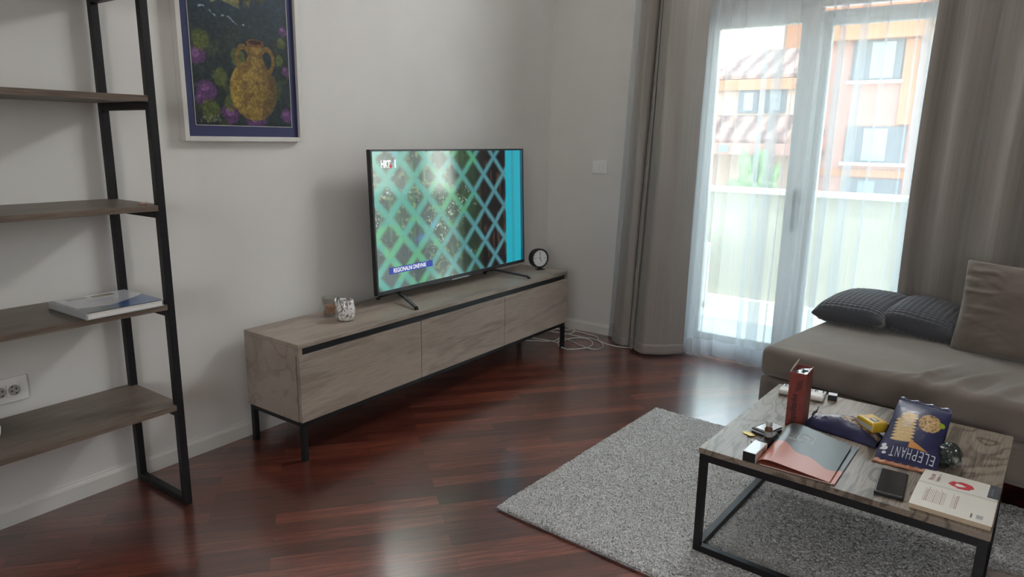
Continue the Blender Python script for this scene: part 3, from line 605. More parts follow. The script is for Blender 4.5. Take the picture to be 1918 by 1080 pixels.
# ------------------------------------------------------------------ cable on the floor
from mathutils import Vector as _V
def floorpt(px, py, z=.004):
    w = f_ + R_*((px-959)/FPX) - U_*((py-540)/FPX); t = (z-CAM.z)/w.z; return CAM+w*t
def zp(a, c): return (960+a/4.5, 440+c/4.5)
cab = [(95, 885), (200, 890), (300, 893), (360, 888), (400, 862), (440, 838), (500, 825), (525, 805), (500, 792), (440, 795), (370, 792), (300, 812), (240, 832), (170, 862),
       (200, 872), (300, 885), (370, 903), (420, 893), (480, 872), (560, 865), (630, 875), (675, 905), (650, 942), (560, 958), (490, 962), (445, 957), (390, 932), (386, 892), (420, 868),
       (480, 885), (560, 925), (650, 955), (720, 965), (762, 940), (740, 900), (680, 876), (600, 862), (520, 845), (430, 825), (350, 815), (300, 800),
       (350, 782), (440, 800), (540, 810), (640, 835), (710, 858), (730, 890), (800, 920), (900, 940), (1000, 950)]
cw = tag(tube('power_cable', [floorpt(*zp(*p), z=.0042+.0035*(i % 3 == 1)) for i, p in enumerate(cab)], .0036, mat('white_cable', (.72, .72, .70, 1), .4)), 'white cable lying in loose loops on the floor beside the tv stand', 'cable')

# ------------------------------------------------------------------ rug
RX, RY, RA, RL, RW = 1.3117, -1.0436, -.0575, 1.2018, 1.80
rug = tag(empty('shag_rug', (RX, RY, 0), RA), 'light grey short pile rug under the coffee table on the red floor', 'rug')
nu, nv = 560, 376; U, V = np.meshgrid(np.linspace(0, RW, nu), np.linspace(-RL, 0, nv), indexing='ij')
jx = (RS.rand(nu, nv)-.5)*.0065; jy = (RS.rand(nu, nv)-.5)*.0065
hgt = .0165+.0075*RS.rand(nu, nv)+.003*(fbm(U*45, V*45, 3, 2)-.5)+.003*(fbm(U*5, V*5, 9, 2)-.5)
e = np.minimum(np.minimum(U, RW-U), np.minimum(-V, V+RL)); hgt = hgt*sst(-.004, .012, e+.004)*.9+.0015
ew = .004*(RS.rand(nu, nv)-.5)*(e < .004)
RUGM = noise_mat('grey_rug_pile', (.24, .24, .238, 1), (.93, .93, .93, 1), nscale=210, rough=1, spec=.05, sheen=.3, ramp=(.30, .66), bump=.8, bdist=.004, detail=3)
gridmesh('pile', np.stack([U+jx+ew, V+jy+ew, hgt], -1), RUGM, rug, smooth=False)
box('backing', .004, RW-.004, -RL+.004, -.004, .0008, .004, RUGM, rug, bevel=0)

# ------------------------------------------------------------------ coffee table
TX, TY, TA, TL, TW, TZ = 1.898, -2.0938, -.059, .746, .745, .3686
Tm = Matrix.Translation((TX, TY, 0)) @ Matrix.Rotation(TA, 4, 'Z')
def T(a, c, z=TZ): return Tm @ Vector((a, c, z))
ct = tag(empty('coffee_table', (TX, TY, 0), TA), 'square coffee table with grey oak top on a black metal cube frame', 'coffee table')
box('tabletop', 0, TL, 0, TW, TZ-.018, TZ, OAKT, ct, bevel=.0012)
fwid = .022; zb = .0205
bm = bmesh.new(); rect = lambda z0, z1: (bx(bm, .003, TL-.003, .003, .003+fwid, z0, z1), bx(bm, .003, TL-.003, TW-.003-fwid, TW-.003, z0, z1), bx(bm, .003, .003+fwid, .003+fwid, TW-.003-fwid, z0, z1), bx(bm, TL-.003-fwid, TL-.003, .003+fwid, TW-.003-fwid, z0, z1))
rect(TZ-.042, TZ-.0185); frombm('top_frame', bm, BLACK, ct, bevel=.001)
bm = bmesh.new(); rect(zb, zb+.022); frombm('bottom_frame', bm, BLACK, ct, bevel=.001)
for x in (.003, TL-.003-fwid):
    for y in (.003, TW-.003-fwid): box('leg', x, x+fwid, y, y+fwid, zb+.0225, TZ-.0425, BLACK, ct, bevel=.001)

# ------------------------------------------------------------------ sofa
sfab = noise_mat('taupe_microfibre', (.155, .126, .108, 1), (.215, .178, .154, 1), nscale=6, rough=.85, spec=.2, sheen=.35, ramp=(.3, .7), bump=.05)
n, l, b = nodes(sfab)
SAng = math.radians(-10.5); SOX, SOY = 1.800, -1.115
sf = tag(empty('sofa', (SOX, SOY, 0), SAng), 'low wide taupe fabric sofa in front of the dark curtain', 'sofa')
SLn, SDp = 2.35, .93
def sdisp(P):
    Q = P.copy(); top = P[..., 2] > .055; x = P[..., 0]+SLn/2; y = P[..., 1]+SDp/2
    crown = .012*np.sin(PI*np.clip(y/SDp, 0, 1))*np.sin(PI*np.clip(x/SLn, 0, 1))**.5
    wr = np.zeros_like(x)
    for (cx, cy, an, ln, w, h) in ((.615, .13, 1.35, .12, .018, .016), (.665, .10, 1.2, .10, .014, -.008), (.735, .14, 1.25, .15, .020, .018), (.785, .12, 1.35, .11, .016, -.008), (.86, .13, 1.3, .13, .024, .014), (.56, .05, .8, .08, .016, .008), (.50, .04, .5, .08, .016, .006), (.97, .16, 1.2, .12, .024, .010)):
        c, s = math.cos(an), math.sin(an); a = (x-cx)*c+(y-cy)*s; t = -(x-cx)*s+(y-cy)*c
        wr += h*np.exp(-(a/ln)**2-(t/w)**2)
    Q[..., 2] += (crown+wr-.002)*sst(-.02, .06, P[..., 2])
    front = y < .03; Q[..., 1] -= .006*np.sin(PI*np.clip((P[..., 2]+.07)/.14, 0, 1))*(y < .05)*1.0
    return Q
st_ = rbox('seat', SLn/2, SDp/2, .066, .032, (340, 130, 16), sfab, sf, disp=sdisp); st_.location = (SLn/2, SDp/2, .376)
bs = rbox('base', SLn/2-.003, SDp/2-.003, .078, .012, (20, 14, 6), sfab, sf); bs.location = (SLn/2, SDp/2, .231)
box('backrest', 1.02, SLn-.06, SDp-.17, SDp-.02, .445, .74, sfab, sf, bevel=.04, seg=4)
for x in (.62, SLn-.12):
    for y in (.10, SDp-.14): box('leg', x, x+.05, y, y+.05, .022 if True else 0, .1525, mat('sofa_leg', (.02, .018, .016, 1), .4), sf, bevel=.003)
def cushion(name, w, h, t, seg, m, parent, sharp=.5, ripple=None):
    """plump cushion centred at origin, lying in xy"""
    a = np.linspace(-1, 1, seg[0]); c = np.linspace(-1, 1, seg[1]); A, B = np.meshgrid(a, c, indexing='ij')
    prof = ((1-np.abs(A)**2.6)*(1-np.abs(B)**2.6)); th = t/2*np.clip(prof, 0, 1)**sharp
    pin = 1-.05*(1-np.abs(B)**2)*np.abs(A)**6; pin2 = 1-.05*(1-np.abs(A)**2)*np.abs(B)**6
    X = A*w/2*pin; Y = B*h/2*pin2; r = ripple(X, Y) if ripple else 0; f = sst(0, .10, prof)
    top = np.stack([X, Y, th+r*f], -1); bot = np.stack([X, Y, -th*.8-r*f], -1)[::-1]
    o = gridmesh(name, [top, bot], m, parent); bm = bmesh.new(); bm.from_mesh(o.data); bmesh.ops.remove_doubles(bm, verts=bm.verts, dist=1e-5); bm.to_mesh(o.data); bm.free(); return o
bc = tag(empty('back_cushion', (2.762, -.705, .628), rot=(math.radians(80), 0, math.radians(-15))), 'large plump taupe back cushion leaning at the right on the sofa', 'cushion')
def wrk(X, Y): return .016*(fbm(X*6+3, Y*12+X*3, 5, 3)-.5)+.007*np.sin(fbm(X*4, Y*9, 8)*16)*np.exp(-((X+.22)/.12)**2)
cushion('cover', .62, .385, .19, (170, 130), sfab, bc, .27, wrk)
WAF = mat('charcoal_waffle', (.05, .053, .064, 1), .65, sheen=.5, spec=.35)
def waf(X, Y): return .0075*np.abs(np.sin(Y*PI/.0185))**.7*(.5+.5*np.abs(np.sin(X*PI/.024)))+.004*(fbm(X*12, Y*12, 2, 2)-.5)
def place_pillow(loc, rot, label, w=.32, h=.43):
    p = tag(empty('waffle_pillow', loc, rot=rot), label, 'pillow', 'charcoal waffle pillows on the sofa'); cushion('cover', w, h, .145, (260, 330), WAF, p, .36, waf); return p
place_pillow((2.080, -.405, .508), (math.radians(3), math.radians(-2), math.radians(-13)), 'charcoal waffle textured pillow nearer the balcony door on the sofa corner')
place_pillow((2.350, -.420, .504), (math.radians(2), math.radians(7), math.radians(-9)), 'charcoal waffle textured pillow between its twin and the big back cushion', .30, .42)
pk = tag(empty('cloth_scrap', (2.74, -1.71, .0225), .3), 'pale pinkish cloth corner on the rug beside the coffee table', 'cloth')
a = np.linspace(-1, 1, 40); A, B = np.meshgrid(a, a, indexing='ij'); Pt = np.stack([A*.06, B*.07, .012*(1-A**4)*(1-B**4)+.004*fbm(A*2, B*2, 4)], -1); Pb = Pt.copy(); Pb[..., 2] = 0
gridmesh('folded_cloth', [Pt, Pb[::-1]], noise_mat('pink_cloth', (.45, .36, .34, 1), (.52, .43, .41, 1), nscale=60, rough=.9), pk)

# ------------------------------------------------------------------ things on the coffee table
def on_table(name, a, c, rz, label, cat, z=TZ+.0006, group=None):
    return tag(empty(name, T(a, c, z), TA+rz), label, cat, group)
# upright wafer box
wb_ = on_table('wafer_box', .147, .348, math.radians(4), 'tall upright dark red wafer box with its top torn open', 'box')
RED = noise_mat('dark_red_carton', (.19, .035, .028, 1), (.235, .045, .035, 1), nscale=25, rough=.45); INK = mat('brown_ink', (.05, .015, .015, 1), .6); CARD = mat('carton_inside', (.72, .66, .58, 1), .7); FOIL = mat('bright_foil', (.75, .77, .80, 1), .22, metal=.85)
bw_, bd_, bh_ = .052, .098, .186
bm = bmesh.new(); bx(bm, 0, bw_, 0, .0015, 0, bh_); bx(bm, 0, bw_, bd_-.0015, bd_, 0, bh_); bx(bm, 0, .0015, .0015, bd_-.0015, 0, bh_); bx(bm, bw_-.0015, bw_, .0015, bd_-.0015, 0, bh_); bx(bm, .0015, bw_-.0015, .0015, bd_-.0015, 0, .002); frombm('carton', bm, RED, wb_)
bm = bmesh.new(); bar(bm, (.0015, bd_*.02, bh_), (.0015, bd_*.02, bh_), .001) if False else None
mt = Matrix.Translation((0.0008, 0, bh_)) @ Matrix.Rotation(math.radians(-2), 4, 'Y'); vs = [mt @ Vector(p) for p in ((0, .002, 0), (0, bd_-.002, 0), (0.006, bd_-.004, .020), (.001, .05, .010))]
f0 = [bm.verts.new(v) for v in vs]; f1 = [bm.verts.new(v+Vector((-.0012, 0, .0003))) for v in vs]
bm.faces.new(f0); bm.faces.new(f1[::-1])
for i in range(4): bm.faces.new([f0[i], f0[(i+1) % 4], f1[(i+1) % 4], f1[i]])
frombm('flap', bm, CARD, wb_)
bm = bmesh.new(); bx(bm, 0, .022, 0, .03, 0, .001, Matrix.Translation((bw_-.030, bd_-.040, bh_-.004)) @ Matrix.Rotation(math.radians(-18), 4, 'X')); frombm('flap', bm, CARD, wb_)
a = np.linspace(0, 1, 30); A, B = np.meshgrid(a, a, indexing='ij')
gridmesh('inner_foil', np.stack([.002+A*(bw_-.004), .002+B*(bd_-.004), bh_-.016+.016*A*B+.008*(fbm(A*5, B*6, 3, 2)-.5)], -1), FOIL, wb_, smooth=False)
text('lettering', 'Napolitanke', .108, .026, frame_mtx((.036, -.0002, .006), (0, 0, 1), (-1, 0, 0)), INK, wb_, bold=.03)
bm = bmesh.new()
for k in range(8):
    m4 = Matrix.Translation((.0305+k*.0000, -.0004, .128+k*.0042)) @ Matrix.Rotation(math.radians(-28), 4, 'Y'); bx(bm, -.0105+k*.0006, .0105+k*.0006, 0, .0003, -.0011, .0011, m4)
frombm('striped_mark', bm, INK, wb_)
text('lettering', 'Napolitanke', .08, .016, frame_mtx((bw_+.0002, .062, .01), (0, 0, 1), (0, -1, 0)), mat('pale_red_ink', (.42, .14, .10, 1), .6), wb_)

# white power adapter
ad = on_table('power_adapter', .034, .618, math.radians(8), 'long rounded white power adapter near the far corner of the table', 'adapter')
WPL = mat('ivory_plastic', (.76, .74, .70, 1), .35); ab = rbox('adapter_body', .078, .024, .0105, .0095, (40, 14, 10), WPL, ad); ab.location = (.079, .026, .0108)
box('label_plate', .03, .12, .012, .036, .0212, .0216, mat('label_white', (.85, .86, .88, 1), .3), ad, bevel=0)
rc_ = on_table('paper_receipt', .030, .686, math.radians(7), 'white printed paper strip behind the white adapter', 'paper')
rbm = bmesh.new(); bx(rbm, 0, .150, 0, .030, .0, .014); frombm('paper_pack', rbm, mat('receipt_white', (.82, .84, .86, 1), .5), rc_, bevel=.001)
bm = bmesh.new()
for i in range(16):
    x = .006+i*.0088
    if i % 5 != 4: bx(bm, x, x+.003+.003*((i*7) % 3 == 0), .006+.002*(i % 2), .022, .0141, .0144); 
    if i % 3 == 0: bx(bm, x, x+.007, .023, .026, .0141, .0144)
frombm('print', bm, INK, rc_)
bb_ = on_table('small_black_box', .192, .688, math.radians(9), 'small black box with a white lid at the end of the adapter', 'box'); box('box_body', 0, .030, 0, .028, 0, .018, mat('black_plastic', (.012, .013, .018, 1), .4), bb_); box('lid', 0, .030, 0, .028, .0182, .0205, mat('lid_white', (.78, .82, .88, 1), .25), bb_)
# white flat box at front edge
fb = on_table('flat_carton', .135, .001, math.radians(-.5), 'flat white and black carton on the near edge of the table', 'box')
BPL = mat('matte_black_card', (.012, .012, .013, 1), .5)
box('box_body', 0, .037, 0, .096, 0, .0285, [BPL], fb, bevel=.0008); box('lid', 0, .037, .0, .096, .0287, .0302, mat('glossy_white_card', (.82, .85, .88, 1), .12, coat=.6), fb, bevel=.0004)
box('label_side', .0372, .0378, .0, .096, .0, .0287, mat('side_print_pale', (.62, .52, .47, 1), .4), fb, bevel=0)
bm = bmesh.new()
for i in range(5): bx(bm, .0379, .0381, .05+.004*(i % 2), .088-.006*(i % 3), .006+i*.0042, .0075+i*.0042)
frombm('print', bm, INK, fb)
# long black case, bottle on it
lb = on_table('black_case', .142, .106, math.radians(-2), 'long black case under the dropper bottle', 'case'); box('case_body', 0, .026, 0, .100, 0, .028, BPL, lb, bevel=.003)
box('clasp', .0262, .0275, .06, .085, .008, .020, mat('clasp_dark', (.10, .10, .11, 1), .3, metal=.5), lb, bevel=.0005)
bt = on_table('dropper_bottle', .157, .150, 0, 'small brown dropper bottle with a grey cap standing on the black case', 'bottle', z=TZ+.0292)
bm = bmesh.new(); lathe(bm, [(0, 0), (.0108, 0), (.0115, .001), (.0115, .027), (.0105, .030), (.0072, .033), (.0072, .035), (0, .035)], 32); frombm('glass_body', bm, mat('amber_glass', (.11, .035, .012, 1), .12, coat=.5), bt, smooth=True)
bm = bmesh.new(); lathe(bm, [(.01175, .003), (.01175, .020)], 32); lathe(bm, [(.0116, .003), (.0116, .020)], 32); frombm('label', bm, mat('label_grey', (.32, .34, .35, 1), .6), bt, smooth=True)
bm = bmesh.new(); lathe(bm, [(0, .0352), (.0085, .0352), (.0095, .037), (.0090, .049), (.008, .051), (0, .051)], 32); frombm('cap', bm, mat('cap_grey', (.45, .47, .46, 1), .5), bt, smooth=True)
# wallet with cards
wl_ = on_table('card_wallet', .082, .214, math.radians(-14), 'black wallet with white cards beside the coins', 'wallet')
box('leather_back', 0, .058, 0, .088, 0, .006, BPL, wl_, bevel=.0025, seg=3); box('leather_front', 0.001, .057, .001, .085, .0125, .0165, BPL, wl_, bevel=.002, seg=3)
box('cards', .004, .054, .003, .092, .0062, .0122, mat('card_white', (.75, .76, .78, 1), .3), wl_, bevel=.0005)
box('top_card', .008, .056, .012, .090, .0167, .0178, mat('card_glossy', (.80, .84, .88, 1), .15, coat=.5), wl_, bevel=.0003)
kf = on_table('key_fob', .122, .150, math.radians(20), 'round white key tag between the flat carton and the bottle', 'key tag')
bm = bmesh.new(); lathe(bm, [(0, 0), (.0145, 0), (.0155, .0015), (.0155, .004), (.0145, .0055), (0, .006)], 36); frombm('disc', bm, mat('tag_white', (.8, .83, .86, 1), .2), kf, smooth=True)
tube('wire_ring', [(.0075*math.cos(t), .0075*math.sin(t)+.004, .0068) for t in np.linspace(0, 5.6, 14)], .0006, INK, kf)
GOLD = noise_mat('brass_coin', (.40, .28, .08, 1), (.55, .41, .15, 1), nscale=300, rough=.35, metal=.9, bump=.3)
def coin(a, c, z, label):
    o = on_table('coin', a, c, .3, label, 'coin', z=z, group='coins near the wallet'); bm = bmesh.new(); lathe(bm, [(0, .0004), (.0098, .0004), (.0102, 0), (.0118, 0), (.012, .0004), (.012, .0018), (.0118, .0022), (.0104, .0022), (.0100, .0018), (0, .0018)], 40); frombm('coin_disc', bm, GOLD, o)
coin(.0745, .199, TZ+.0005, 'golden coin farther from the white carton, partly under another coin'); coin(.091, .189, TZ+.0029, 'golden coin lying on top of the edge of the other coin')

# booklet
bl_ = on_table('brochure', 0, 0, 0, 'grey and orange brochure with a curled cover lying in the middle of the table', 'brochure')
ORG = mat('brochure_orange', (.45, .13, .07, 1), .5)
lowc = [(.181, .002), (.387, .012), (.382, .304), (.163, .316)]
def quadP(Q, A, B): 
    Q = [np.array(q) for q in Q]; return (Q[0]*(1-A)[..., None]*(1-B)[..., None]+Q[1]*A[..., None]*(1-B)[..., None]+Q[2]*A[..., None]*B[..., None]+Q[3]*(1-A)[..., None]*B[..., None])
A, B = np.meshgrid(np.linspace(0, 1, 120), np.linspace(0, 1, 120), indexing='ij')
def bcol(A, B, dark=0):
    C = np.ones(A.shape+(3,))*np.array([98, 106, 110])/255.
    wv = .36+.05*np.sin(A*5.5+.6)-.08*sst(.72, 1, A)+.035*np.sin(A*13); wv = wv+.06*sst(.5, .2, A); k = sst(-.004, .004, wv-B); return mixc(C, k, (188, 120, 104))
Pq = quadP(lowc, A, B); bc2 = bcol(A, B*1.0+.05)
bc2 = np.where((B < .32)[..., None], np.array([180, 100, 82])/255., np.array([66, 72, 74])/255.)*np.ones(A.shape+(3,))
BRM = vcol_mat('brochure_print', .3, spec=.6)
gridmesh('back_cover', [np.concatenate([Pq, np.full(A.shape+(1,), .0045)], -1), np.concatenate([Pq, np.full(A.shape+(1,), .0003)], -1)[::-1]], BRM, bl_, [bc2, bc2[::-1]])
bm = bmesh.new(); prism(bm, [(.185, .005), (.3805, .0145), (.376, .300), (.167, .312)], .0007, .004); frombm('inner_pages', bm, mat('paper_cream', (.62, .60, .55, 1), .7), bl_)
upc = [(.178, .003), (.376, .007), (.366, .295), (.166, .312)]
Pq = quadP(upc, A, B); prof = np.interp(A, [0, .03, .08, .16, .26, .45, .7, 1], [.005, .022, .033, .0385, .037, .030, .021, .011]); prof = .005+(prof-.005)*(.72+.28*B)
k = np.hanning(11); k /= k.sum(); pr1 = np.convolve(np.pad(prof[:, 0], 5, mode='edge'), k, 'valid'); prof = np.interp(A, np.linspace(0, 1, 120), pr1)*(.72+.35*B)+.0015
off_ = -.006*np.exp(-((A-.05)/.07)**2)
Pq3 = np.stack([Pq[..., 0]+off_*.6, Pq[..., 1], prof], -1); uc = bcol(A, B)
cov = gridmesh('front_cover', Pq3, BRM, bl_, uc); md = cov.modifiers.new('t', 'SOLIDIFY'); md.thickness = .0006; md.offset = -1
def covpt(a, c, dz=.0008):
    i = min(119, max(0, int(a*119))); j = min(119, max(0, int(c*119))); p = Pq3[i, j]; return Vector((p[0], p[1], p[2]+dz))
LW = mat('print_white', (.75, .76, .76, 1), .5)
def cov_patch(name, pts_list, m): 
    bm = bmesh.new()
    for pts in pts_list: 
        bm.faces.new([bm.verts.new(covpt(*p)) for p in pts])
    return frombm(name, bm, m, bl_)
fr4 = []; x0c, x1c, y0c, y1c, w4 = .30, .52, .64, .80, .008
for k in range(8):
    t0 = x0c+(x1c-x0c)*k/8; t1 = x0c+(x1c-x0c)*(k+1)/8
    for yy in (y0c, y1c): fr4.append([(t0, yy), (t1, yy), (t1, yy+w4), (t0, yy+w4)])
for xx in (x0c, x1c): fr4.append([(xx, y0c), (xx+w4, y0c), (xx+w4, y1c+w4), (xx, y1c+w4)])
cov_patch('logo_frame', fr4, LW)
pk_ = [(.345, .70), (.38, .75), (.42, .755), (.455, .735), (.475, .70), (.465, .70), (.44, .725), (.41, .735), (.385, .725)]; cov_patch('logo_peak', [pk_], LW)
xa = (covpt(.32, .58)-covpt(.12, .58)).normalized(); ya = (covpt(.2, .63)-covpt(.2, .57)).normalized()
ttm = text('lettering', 'MONTE', .036, .0085, frame_mtx(covpt(.19, .585, .0012), xa, ya), LW, bl_)
xa2 = (covpt(.62, .52)-covpt(.40, .52)).normalized(); text('lettering', 'HOTELS', .032, .005, frame_mtx(covpt(.40, .50, .0014), xa2, ya), mat('print_dim', (.24, .25, .25, 1), .5), bl_)

# crisp-bread bags (navy) ---------------------------------------------------
NAVY = (34, 38, 78)
def bagcol(A, B):
    n1 = fbm(A*8, B*8, 6); C = np.ones(A.shape+(3,))*np.array(NAVY)/255.*(.85+.3*n1[..., None])
    d = ((A-.70)/.20)**2+((B-.66)/.155)**2; ck = sst(1.04, .94, d); tex = fbm(A*26, B*40, 9, 3)
    cc = np.stack([.70+.12*tex, .57+.12*tex, .38+.1*tex], -1); cc = mixc(cc, sst(.58, .66, fbm(A*40, B*60, 12, 2))*.8, (92, 66, 42)); C = C*(1-ck[..., None])+cc*ck[..., None]
    for i in range(9):
        cy = .32+i*.052; cx = .33-.008*i+.05*(i > 6); d = ((A-cx)/(.21-.018*max(0, i-5)))**2+((B-cy)/.034)**2; k = sst(1.05, .85, d); k2 = sst(.7, 1.0, d)*.5
        cc = np.stack([.74+.12*tex, .62+.12*tex, .42+.1*tex], -1)*(1-k2[..., None]*.55); C = C*(1-k[..., None])+cc*k[..., None]
    tri = ((B > .22)&(B < .33)&(A > .47)&(A < .80)&((B-.22) < (.80-A)*.35)).astype(float); C = mixc(C, tri, (196, 136, 72))
    C = mixc(C, sst(1.1, .9, ((A-.90)/.055)**2+((B-.70)/.045)**2), (150, 165, 40))
    return C
eb = on_table('crispbread_bag', 0, 0, 0, 'navy blue crispbread bag with cookies printed on it, propped up with upside down lettering', 'snack bag')
BAGM = vcol_mat('bag_film', .42, spec=.4, coat=.08)
A, B = np.meshgrid(np.linspace(0, 1, 150), np.linspace(0, 1, 190), indexing='ij')
fb0 = np.array([.434, .262, .004]); fb1 = np.array([.592, .276, .004]); ft0 = np.array([.447, .500, .122]); ft1 = np.array([.590, .492, .118])
Pf = quadP([fb0, fb1, ft1, ft0], A, B); bul = .022*(np.sin(PI*A)**.6)*(np.sin(PI*np.clip(B*1.02, 0, 1))**.55)+.004*(fbm(A*5, B*6, 3, 3)-.5)*np.sin(PI*B)
nv_ = np.array([0, -.42, .907]); Pf = Pf+bul[..., None]*nv_; Pf[..., 0] += .004*np.sin(B*9)*(A-.5)
bk0 = np.array([.440, .300, .002]); bk1 = np.array([.590, .312, .002]); bkt0 = ft0; bkt1 = ft1
Pb_ = quadP([fb0, fb1, ft1, ft0], A, B); sag = np.sin(PI*A)**.35*np.sin(PI*B)**.5*.035; Pb_[..., 2] = np.maximum(.0018, Pb_[..., 2]-sag-.10*sst(.1, .9, B)*np.sin(PI*A)**.3*sst(1.0, .93, B)); Pb_[..., 1] += .02*np.sin(PI*B)*np.sin(PI*A)
cf = bagcol(A, B); cb = np.ones(A.shape+(3,))*np.array(NAVY)/255.
gridmesh('bag_body', [Pf, Pb_[::-1]], BAGM, eb, [cf, cb[::-1]])
def bagpt(a, c, d=.0012):
    i = int(np.clip(a*149, 0, 149)); j = int(np.clip(c*189, 0, 189)); return Vector(Pf[i, j]+nv_*d)
LET = mat('bag_lettering', (.62, .66, .70, 1), .5)
for i, ch in enumerate('ELEPHANT'):   # reads upside down: first letter at the right
    a1 = .93-i*.092; p = bagpt(a1, .20); xa = (bagpt(a1-.07, .20)-bagpt(a1, .20)).normalized(); ya = (bagpt(a1, .05)-bagpt(a1, .20)).normalized()
    text('lettering', ch, .0105, .036, frame_mtx(p+Vector(nv_*.0018), xa, ya), LET, eb, bold=-.01)
for i, s_ in enumerate(['SEEDS', 'SALTED', 'MAGIC']):
    p = bagpt(.40, .545+i*.042); xa = (bagpt(.15, .55)-bagpt(.4, .55)).normalized(); ya = (bagpt(.3, .48)-bagpt(.3, .6)).normalized(); text('lettering', s_, .024, .006, frame_mtx(p+Vector(nv_*.001), xa, ya), LET, eb)
# elephant emblem as light blotches
bm = bmesh.new()
for (a1, c1, r1) in ((.115, .16, .009), (.09, .21, .007), (.13, .10, .006), (.065, .15, .004)):
    p = bagpt(a1, c1, .0016); xa = (bagpt(a1+.05, c1)-bagpt(a1-.05, c1)).normalized(); ya = (bagpt(a1, c1+.04)-bagpt(a1, c1-.04)).normalized(); mm4 = frame_mtx(p, xa, ya)
    bm.faces.new([bm.verts.new(mm4 @ Vector((r1*math.cos(t), r1*math.sin(t)*.9, 0))) for t in np.linspace(0, 2*PI, 14)[:-1]])
frombm('emblem', bm, LET, eb)
bm = bmesh.new(); 
Ae = np.linspace(0, 1, 40); Pe0 = quadP([fb0, fb1, fb1, fb0], Ae, np.zeros(40)); sl = np.stack([np.stack([Pe0[:, 0]*1.06-.030+.012*0, Pe0[:, 1]-.018+.002*np.sin(Ae*30), np.full(40, .0022)], -1), np.stack([Pe0[:, 0], Pe0[:, 1]+.004, .006+.003*np.sin(Ae*25)**2], -1)], 1)
o_ = gridmesh('bag_seal', sl, mat('orange_film', (.38, .15, .07, 1), .35), eb); md = o_.modifiers.new('t', 'SOLIDIFY'); md.thickness = .0008
bm = bmesh.new(); tops = [(.62+.0, .0)]
sl = np.stack([np.stack([ft0[0]+(ft1[0]-ft0[0])*Ae, ft0[1]+(ft1[1]-ft0[1])*Ae, ft0[2]+(ft1[2]-ft0[2])*Ae+.0], -1), np.stack([ft0[0]+(ft1[0]-ft0[0])*Ae, ft0[1]+(ft1[1]-ft0[1])*Ae+.006, ft0[2]+.0075+(ft1[2]-ft0[2])*Ae+.002*np.sin(Ae*22)], -1)], 1)
o_ = gridmesh('torn_edge', sl, mat('torn_film', (.10, .11, .17, 1), .25, metal=.3), eb); md = o_.modifiers.new('t', 'SOLIDIFY'); md.thickness = .0008

# second bag lying crumpled
cbag = on_table('crumpled_snack_bag', 0, 0, 0, 'crumpled navy snack bag lying flat behind the brochure, with clear window over crackers', 'snack bag')
A, B = np.meshgrid(np.linspace(0, 1, 150), np.linspace(0, 1, 90), indexing='ij')
ax0 = np.array([.205, .420]); ax1 = np.array([.425, .385]); dv = ax1-ax0; pn = np.array([-dv[1], dv[0]])/np.linalg.norm(dv)
wd_ = .125*(.75+.25*np.sin(PI*A)); bend = .018*np.sin(PI*A)
cxy = ax0+dv*A[..., None]+pn*((B-.42)*wd_+bend)[..., None]; hh = .046*np.sin(PI*np.clip(A*.9+.06, 0, 1))**.6*np.sin(PI*B)**.6+.012*(fbm(A*7, B*4, 3, 3)-.5)*np.sin(PI*B)+.010*np.exp(-((A-.06)/.05)**2)*np.sin(PI*B)
Pt = np.concatenate([cxy, (np.maximum(hh, .0)+.0022)[..., None]], -1); Pbt = Pt.copy(); Pbt[..., 2] = .0006
tex = fbm(A*30, B*20, 9, 3); C = np.ones(A.shape+(3,))*np.array((36, 38, 72))/255.*(.8+.5*fbm(A*9, B*6, 33)[..., None])
band = sst(.06, .0, np.abs(B-(.44+.05*np.sin(A*5)))-.085); C = mixc(C, band*sst(.55, .35, A)*.9, (190, 190, 200)); C = mixc(C, band*sst(.35, .5, A)*.8, (165, 130, 88)); C = mixc(C, band*sst(.52, .62, tex)*.6, (225, 222, 220)); C = mixc(C, band*sst(.5, .38, fbm(A*24, B*16, 19, 2))*sst(.3, .4, A)*.8, (104, 70, 40))
gridmesh('bag_body', [Pt, Pbt[::-1]], BAGM, cbag, [C, np.ones(A.shape+(3,))*np.array((36, 38, 72))/255.])
twm = []
Ae, Be = np.meshgrid(np.linspace(0, 1, 30), np.linspace(0, 1, 30), indexing='ij'); e0 = ax0
tw2 = np.concatenate([(ax0+pn*.02-dv/np.linalg.norm(dv)*.036*Ae[..., None]+pn*((Be-.4)*.055*(1+.6*Ae))[..., None]), (.020+.018*Ae+.003*np.sin(Be*9)+.004*(fbm(Ae*4, Be*6, 2)-.5))[..., None]], -1)
# twisted bag mouth kept clear of the wafer box
tw2[..., 0] = np.maximum(tw2[..., 0], .212-.0)
o_ = gridmesh('twisted_end', tw2, mat('navy_film', rgb(34, 38, 76), .25, coat=.3), cbag); md = o_.modifiers.new('t', 'SOLIDIFY'); md.thickness = .0008
# yellow packet on the bag
yp_ = on_table('yellow_packet', .392, .418, math.radians(-42), 'small yellow biscuit packet with pale stripe lying on the crumpled bag', 'packet', z=TZ+.034)
yr = tag(rbox('packet_body', .040, .030, .0165, .008, (30, 24, 12), noise_mat('yellow_film', (.50, .30, .015, 1), (.68, .45, .04, 1), nscale=20, rough=.3, bump=.3, bdist=.01, coat=.3), yp_), None); yr.location = (0, 0, .018)
box('pale_band', -.041, .041, -.0312, -.0302, .011, .024, mat('band_pale', (.55, .56, .50, 1), .4), yp_, bevel=0)
box('emblem_patch', -.004, .022, -.012, .008, .0346, .0350, mat('emblem_navy', rgb(50, 48, 84), .4), yp_, bevel=.0002); box('emblem_stripe', .000, .018, -.006, .002, .0351, .0354, LW, yp_, bevel=0)
